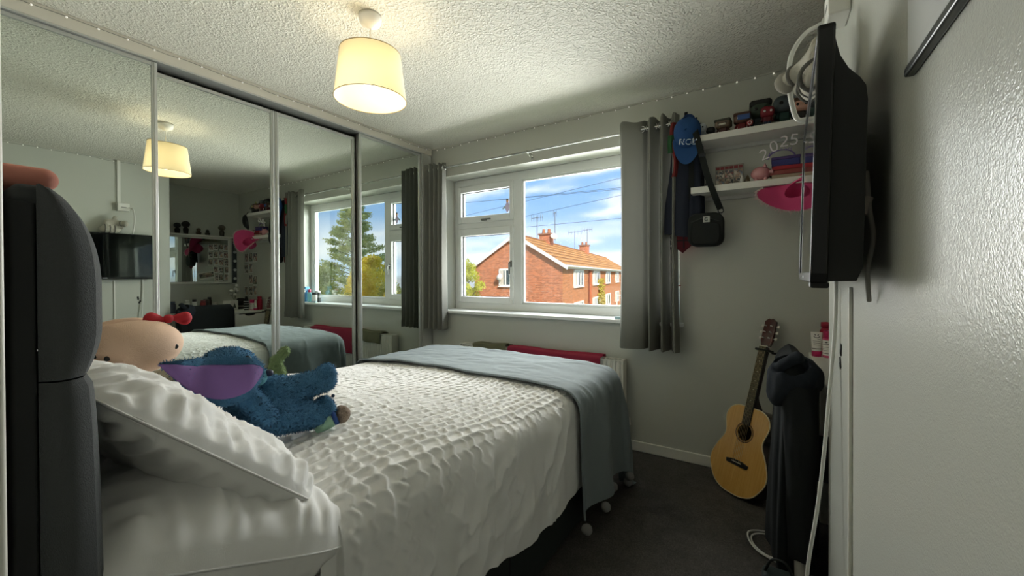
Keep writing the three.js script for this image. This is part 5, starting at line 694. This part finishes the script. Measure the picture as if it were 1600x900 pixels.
// ---------------------------------------------------------------- fairy lights along the top of the walls
{
  const strand = (label, pts, n) => { const f = thing('fairy_lights', label, 'fairy lights'), c = new THREE.CatmullRomCurve3(pts.map(p => V(...p))); part(f, 'wire', new THREE.TubeGeometry(c, 160, 0.0014, 5), mat(0x8f8f86)); const m = new THREE.MeshStandardMaterial({ color: 0xffffff, emissive: 0xfff6e4, emissiveIntensity: 0.5 }); const bg = new THREE.SphereGeometry(0.0042, 8, 6); for (let i = 0; i < n; i++) { const p = c.getPointAt((i + 0.5) / n), b = part(f, 'bulb', bg, m); b.position.copy(p); b.position.y -= 0.003; } };
  const run = (a, b, k, ax) => Array.from({ length: k + 1 }, (_, i) => { const t = i / k, w = 0.006 * (hash3(i, k, 3) - 0.5) * 2; const p = a.map((v, j) => lerp(v, b[j], t)); p[1] += w - 0.004; return p; });
  strand('string of fairy lights along top of window wall', run([-2.66, 2.39, ZW + 0.006], [0.16, 2.39, ZW + 0.006], 30), 30);
  strand('string of fairy lights along top board of wardrobe', run([-2.668, 2.385, -2.80], [-2.668, 2.385, -0.12], 30), 26);
  strand('string of fairy lights along top of television wall', run([XR - 0.006, 2.39, -1.78], [XR - 0.006, 2.39, -0.1], 20), 20);
}

// ---------------------------------------------------------------- outside
struct('ground', boxAB(-90, 90, -3.2, -3.0, -120, -3.2), mat(0x7d8a5a, { rough: 1 }));
{
  const A = V(-12.33, 0, -26.1), gx = V(-8.07, 0, -0.43), rx = V(-0.187, 0, -0.982), G = -3.0, EV = 2.0, AP = 4.33, LEN = 46, at = (s, y, r) => [A.x + gx.x * s + rx.x * r, y, A.z + gx.z * s + rx.z * r];
  const house = thing('terraced_house', 'red brick terraced house with orange tiled roof seen through window', 'house');
  const quad = (a, b, c, d, U, Vv) => { const g = new THREE.BufferGeometry(); g.setAttribute('position', new THREE.Float32BufferAttribute([...a, ...b, ...c, ...a, ...c, ...d], 3)); g.setAttribute('uv', new THREE.Float32BufferAttribute([0, 0, U, 0, U, Vv, 0, 0, U, Vv, 0, Vv], 2)); g.computeVertexNormals(); return g; };
  const brick = new THREE.MeshStandardMaterial({ map: rep(T.brick, 1 / 2.7), bumpMap: rep(T.brick, 1 / 2.7), bumpScale: 0.01, roughness: 0.95, side: THREE.DoubleSide, color: 0xfff0e2 }), brickF = new THREE.MeshStandardMaterial({ map: rep(T.brick, 1 / 2.7), roughness: 0.95, side: THREE.DoubleSide, color: 0xfff6d2 });
  const gab = new THREE.BufferGeometry(); { const P = [[0, G], [1, G], [1, EV], [0.5, AP], [0, EV]], pos = [], uv = []; for (const t of [[0, 1, 2], [0, 2, 4], [4, 2, 3]]) for (const k of t) { pos.push(...at(P[k][0], P[k][1], 0)); uv.push(P[k][0] * 8.08, P[k][1] + 3); } gab.setAttribute('position', new THREE.Float32BufferAttribute(pos, 3)); gab.setAttribute('uv', new THREE.Float32BufferAttribute(uv, 2)); gab.computeVertexNormals(); }
  part(house, 'gable_wall', gab, brick, 'red brick gable wall'); part(house, 'front_wall', quad(at(0, G, 0), at(0, G, LEN), at(0, EV, LEN), at(0, EV, 0), LEN, 5), brickF, 'orange brick front wall'); part(house, 'rear_wall', quad(at(1, G, 0), at(1, G, LEN), at(1, EV, LEN), at(1, EV, 0), LEN, 5), brickF);
  const tileM = [0xd29a5c, 0xa8703c, 0xe6b576].map(c => mat(c, { rough: 0.9, bumpMap: rep(T.fine, 4), bumpScale: 0.02 })), slope = (k, s, y) => s;
  const N = 22; for (let i = 0; i < N; i++) { // each tile course a stepped strip
    const s0 = -0.05 + 0.55 * i / N, s1 = -0.05 + 0.55 * (i + 1) / N, yy = s => EV + (AP - EV) * s / 0.5 + 0.06; const c = [at(s0, yy(s0) + 0.05, -0.25), at(s0, yy(s0) + 0.05, LEN), at(s1, yy(s1), LEN), at(s1, yy(s1), -0.25)], e = [at(s0, yy(s0) - 0.02, -0.25), at(s0, yy(s0) - 0.02, LEN), c[1], c[0]];
    part(house, 'tile_course', [quad(c[0], c[1], c[2], c[3], LEN, 0.3), quad(e[0], e[1], e[2], e[3], LEN, 0.05)], tileM[(i * 7) % 3]);
  }
  part(house, 'rear_roof', quad(at(1.05, EV - 0.17, -0.25), at(1.05, EV - 0.17, LEN), at(0.5, AP + 0.06, LEN), at(0.5, AP + 0.06, -0.25), LEN, 5), tileM[0]); part(house, 'ridge_tiles', rod(at(0.5, AP + 0.08, -0.25), at(0.5, AP + 0.08, LEN), 0.11, 0.11, 8), tileM[1]);
  const barge = (s0, y0, s1, y1) => quad(at(s0, y0 - 0.12, -0.27), at(s1, y1 - 0.12, -0.27), at(s1, y1 + 0.17, -0.27), at(s0, y0 + 0.17, -0.27), 1, 1), pw = mat(0xf1efe8, { rough: 0.5 });
  part(house, 'bargeboard', [barge(-0.06, EV - 0.26, 0.5, AP - 0.03), barge(1.06, EV - 0.26, 0.5, AP - 0.03)], pw, 'white bargeboards'); part(house, 'gutter', rod(at(-0.055, EV - 0.1, -0.25), at(-0.055, EV - 0.1, LEN), 0.09, 0.09, 8), pw); part(house, 'fascia_board', quad(at(-0.04, EV - 0.28, -0.2), at(-0.04, EV - 0.28, LEN), at(-0.04, EV - 0.02, LEN), at(-0.04, EV - 0.02, -0.2), 1, 1), pw);
  const dirG = gx.clone().normalize(), gm = mat(0x49575f, { rough: 0.1 });

  function winAt(p, dir, nrm, w, h, n) { const b = new THREE.Matrix4().makeBasis(dir, V(0, 1, 0), nrm).setPosition(...p), fr = [bx(w, 0.14, 0.1, 0, h / 2), bx(w, 0.14, 0.1, 0, -h / 2), ...Array.from({ length: n + 1 }, (_, i) => bx(w > 2 ? 0.36 : 0.12, h, 0.1, -w / 2 + i * w / n, 0)), bx(w + 0.2, 0.08, 0.2, 0, -h / 2 - 0.08)]; const f = part(house, 'window', join(fr).applyMatrix4(b), pw, 'white framed window'); for (let i = 0; i < n; i++) part(f, 'pane', bx(w / n - 0.08, h - 0.08, 0.03, -w / 2 + (i + 0.5) * w / n, 0, 0.0).applyMatrix4(b), gm); part(f, 'curtain', bx(w / n * 0.5, h - 0.1, 0.01, -w / 2 + w / n * 0.4, 0, 0.02).applyMatrix4(b), mat(0xd9d2c6)); }
  const nG = V(-dirG.z, 0, dirG.x).normalize(); if (nG.z < 0) nG.negate(); const nF = V(-rx.z, 0, rx.x).normalize(); if (nF.x < 0) nF.negate();
  const dG = dirG.clone().negate(), dF = rx.clone();
  { const p = at(0.61, 1.10, 0); winAt([p[0] + nG.x * 0.05, p[1], p[2] + nG.z * 0.05], dG, nG, 1.15, 1.25, 2); }
  for (const [r, w, n] of [[5.2, 3.4, 3], [13.5, 3.6, 2], [21.5, 3.2, 2], [30, 3.2, 2], [38, 3.2, 2]]) for (const y of [1.0, -1.6]) { const p = at(0, y, r); winAt([p[0] + nF.x * 0.05, p[1], p[2] + nF.z * 0.05], dF, nF, w, 1.25, n); }
  part(house, 'downpipe', rod([at(0, G, 9.3)[0] + 0.12, G, at(0, G, 9.3)[2]], [at(0, G, 9.3)[0] + 0.12, EV - 0.1, at(0, G, 9.3)[2]], 0.07, 0.07, 8), mat(0x8a4a2f)); part(house, 'party_wall_strip', rod([at(0, G, 10.0)[0] + 0.1, G, at(0, G, 10.0)[2]], [at(0, G, 10.0)[0] + 0.1, EV - 0.1, at(0, G, 10.0)[2]], 0.12, 0.12, 6), mat(0xb8683e));
  part(house, 'wall_lamp', bx(0.2, 0.25, 0.15, at(0.54, 2.05, 0)[0], 2.15, at(0.54, 2, 0)[2] + 0.12), mat(0xe0b25a)); part(house, 'satellite_dish', [new THREE.SphereGeometry(0.3, 16, 8, 0, 6.3, 0, 1.1).rotateX(1.2).translate(at(0.66, 1.1, 0)[0], 1.1, at(0.66, 1, 0)[2] + 0.2)], mat(0xd9d6d0));
  const chim = (r, s, h) => { const p = at(s, 0, r), c = part(house, 'chimney', uvm(boxAB(p[0] - 0.55, p[0] + 0.55, 3.5, AP + h, p[2] - 0.4, p[2] + 0.4)), brick, 'red brick chimney'); part(c, 'crown', boxAB(p[0] - 0.65, p[0] + 0.65, AP + h, AP + h + 0.16, p[2] - 0.5, p[2] + 0.5), mat(0x9a7258)); for (const k of [-0.28, 0.28]) part(c, 'chimney_pot', new THREE.CylinderGeometry(0.13, 0.16, 0.4, 12).translate(p[0] + k, AP + h + 0.36, p[2]), mat(0xb0714a)); return [p, c]; };
  const ant = (c, x, y, z, h, w, n) => { const am = mat(0x6f7578, { rough: 0.5 }); const g = [rod([x, y, z], [x, y + h, z], 0.035, 0.035, 6), rod([x - w / 2, y + h - 0.15, z], [x + w / 2, y + h - 0.1, z], 0.028, 0.028, 6)]; for (let i = 0; i < n; i++) { const xx = x - w / 2 + i * w / (n - 1); g.push(rod([xx, y + h - 0.45, z], [xx, y + h + 0.18, z], 0.018, 0.018, 5)); } part(c, 'aerial', g, am); };
  const [c1, k1] = chim(8.2, 0.5, 0.75); ant(k1, c1[0] - 1.0, AP, c1[2], 2.6, 1.2, 6); ant(k1, c1[0] + 0.9, AP + 0.2, c1[2], 2.7, 0.3, 2); part(k1, 'dish', new THREE.SphereGeometry(0.4, 18, 8, 0, 6.3, 0, 1.1).rotateX(0.6).rotateZ(-0.7).translate(c1[0] + 0.9, AP + 0.45, c1[2] + 0.3), mat(0xe6dfc9));
  const [c2, k2] = chim(26, 0.5, 0.9); ant(k2, c2[0] - 1.4, AP, c2[2], 3.0, 1.9, 5); ant(k2, c2[0] + 0.4, AP + 0.5, c2[2], 2.7, 1.4, 5);
  const climber = thing('climbing_plant', 'sparse climbing plant on orange brick front of house', 'plant'); const cg = []; for (let i = 0; i < 260; i++) { const p = at(0, 0, 16 + rr(-1.6, 1.6)), y = rr(-2.6, 0.9), s = rr(0.06, 0.15); cg.push(ball(s, p[0] + 0.15, y, p[2] + rr(-0.5, 0.5), 1, 0.7, 1, 6)); } part(climber, 'foliage', cg, mat(0xa89a3c)); part(climber, 'stem', tube([at(0, -3, 16), at(0, -1.5, 16.3), at(0, 0.8, 15.8)].map(p => [p[0] + 0.1, p[1], p[2]]), 0.05, 20, 5), mat(0x6b5a3a));
  const fence = thing('garden_gate', 'white lattice gate with blue trellis below the house', 'gate'); const q = at(0, 0, 22), fg = []; for (let i = 0; i < 7; i++) part(fence, 'slat', rod([q[0] + 2 + i * 0.5, -2.4, q[2] + 3], [q[0] + 2 + i * 0.5, -0.9 + 0.1 * (i % 2), q[2] + 3], 0.07, 0.07, 5), pw); part(fence, 'rail', [rod([q[0] + 1.9, -1.0, q[2] + 3], [q[0] + 5.2, -1.0, q[2] + 3], 0.06, 0.06, 5), rod([q[0] + 1.9, -2.2, q[2] + 3], [q[0] + 5.2, -2.2, q[2] + 3], 0.06, 0.06, 5)], pw);
}
{ // overhead wires
  const wires = [[-16, 4.20, 6, 3.55, 'slack'], [-16, 2.35, 6, 4.75, 'steep'], [-16, 2.9, 6, 5.3, 'upper steep'], [-16, 4.22, 6, 3.75, 'level'], [-16, 2.9, 6, 3.15, 'lowest']];
  wires.forEach(([x0, y0, x1, y1, n], i) => { const zz = -12 - 0.12 * i; single('overhead_wire', tube([[x0, y0, zz], [(x0 + x1) / 2, (y0 + y1) / 2 - 0.05, zz], [x1, y1, zz]], 0.006, 40, 5), mat(0x3d4a55), 'thin dark overhead wire crossing the sky above the house', 'wire', 'overhead wires'); });
}
function leaves(n, place, size, col, flat = 1) { // merged little leaf blades
  const pos = [], nor = [], q = new THREE.Quaternion(), a = V(0, 0, 0), b = V(0, 0, 0), c = V(0, 0, 0), d = V(0, 0, 0);
  for (let i = 0; i < n; i++) { const p = place(i), s = size * rr(0.6, 1.4); q.setFromEuler(new THREE.Euler(rr(-2, 2), rr(0, 6.3), rr(-2, 2))); a.set(-s * 0.4, 0, 0).applyQuaternion(q); b.set(0, -s, 0).applyQuaternion(q); c.set(s * 0.4, 0, 0).applyQuaternion(q); d.set(0, s, 0).applyQuaternion(q); const nn = b.clone().sub(a).cross(c.clone().sub(a)).normalize(); for (const v of [a, b, c, a, c, d]) { pos.push(p[0] + v.x, p[1] + v.y, p[2] + v.z); nor.push(nn.x, nn.y, nn.z); } }
  const g = new THREE.BufferGeometry(); g.setAttribute('position', new THREE.Float32BufferAttribute(pos, 3)); g.setAttribute('normal', new THREE.Float32BufferAttribute(nor, 3)); return g;
}
const leafM = c => mat(c, { rough: 0.8, transmission: 0.3, thickness: 0 });
function tree(label, x, z, top, w, col, n, clumps, size, y0 = -3) {
  const t = thing('broadleaf_tree', label, 'tree'); const cs = Array.from({ length: clumps }, () => { const h = rnd(), a = rr(0, 6.3), r = w * Math.sqrt(rnd()) * Math.sin(Math.PI * clamp(0.25 + h * 0.7, 0, 1)); return [x + r * Math.cos(a), lerp(y0 + 1.2, top - 0.4, h), z + r * Math.sin(a), rr(0.35, 0.6) * w * 0.6]; });
  part(t, 'trunk', rod([x, y0, z], [x, lerp(y0, top, 0.6), z], 0.16, 0.06, 8), mat(0x5d4a36)); for (let i = 0; i < 5; i++) { const c = cs[i]; part(t, 'branch', rod([x, lerp(y0, top, 0.25 + 0.08 * i), z], [c[0], c[1], c[2]], 0.05, 0.02, 6), mat(0x5d4a36)); }
  part(t, 'foliage', leaves(n, i => { const c = cs[i % clumps]; let px, py, pz; do { px = rr(-1, 1); py = rr(-1, 1); pz = rr(-1, 1); } while (px * px + py * py + pz * pz > 1); return [c[0] + px * c[3], c[1] + py * c[3] * 0.9, c[2] + pz * c[3]]; }, size), leafM(col));
}
tree('yellow green tree beside gable of brick house', -19.9, -24.0, 3.0, 1.9, 0xc4cc4a, 9000, 36, 0.10);
tree('golden yellow shrubby tree right of the conifer in mirror view', 11.2, -13.2, 2.4, 1.6, 0xe6d24c, 9000, 34, 0.085);
tree('olive green tree below the conifer in mirror view', 14.2, -15.5, 1.6, 2.0, 0xc6c266, 9000, 36, 0.09);
tree('pale green tree left of the conifer in mirror view', 17.2, -14.2, 1.9, 1.7, 0xbfc270, 8000, 34, 0.09);
{
  const t = thing('conifer_tree', 'tall loose conifer tree reflected in the mirror doors', 'tree'), x = 18.7, z = -17.8, m = mat(0x4f4030); part(t, 'trunk', rod([x, -3, z], [x + 0.1, 6.3, z], 0.22, 0.04, 8), m);
  const tips = []; for (let i = 0; i < 60; i++) { const h = i / 60, y = lerp(-1.2, 5.95, h), a = i * 2.4, l = lerp(3.6, 0.6, Math.pow(h, 1.1)) * rr(0.65, 1.1), e = [x + l * Math.cos(a), y + l * 0.28, z + l * Math.sin(a)]; part(t, 'branch', rod([x, y, z], e, 0.035, 0.01, 5), m); tips.push([[x, y, z], e]); }
  part(t, 'needles', leaves(20000, i => { const [a, b] = tips[i % 60], u = Math.pow(rnd(), 0.6) * 0.8 + 0.22, s = 0.24; return [lerp(a[0], b[0], u) + rr(-s, s), lerp(a[1], b[1], u) + rr(-s, s) * 0.7, lerp(a[2], b[2], u) + rr(-s, s)]; }, 0.085), leafM(0xc0c684));
}
renderer.render(scene, camera);
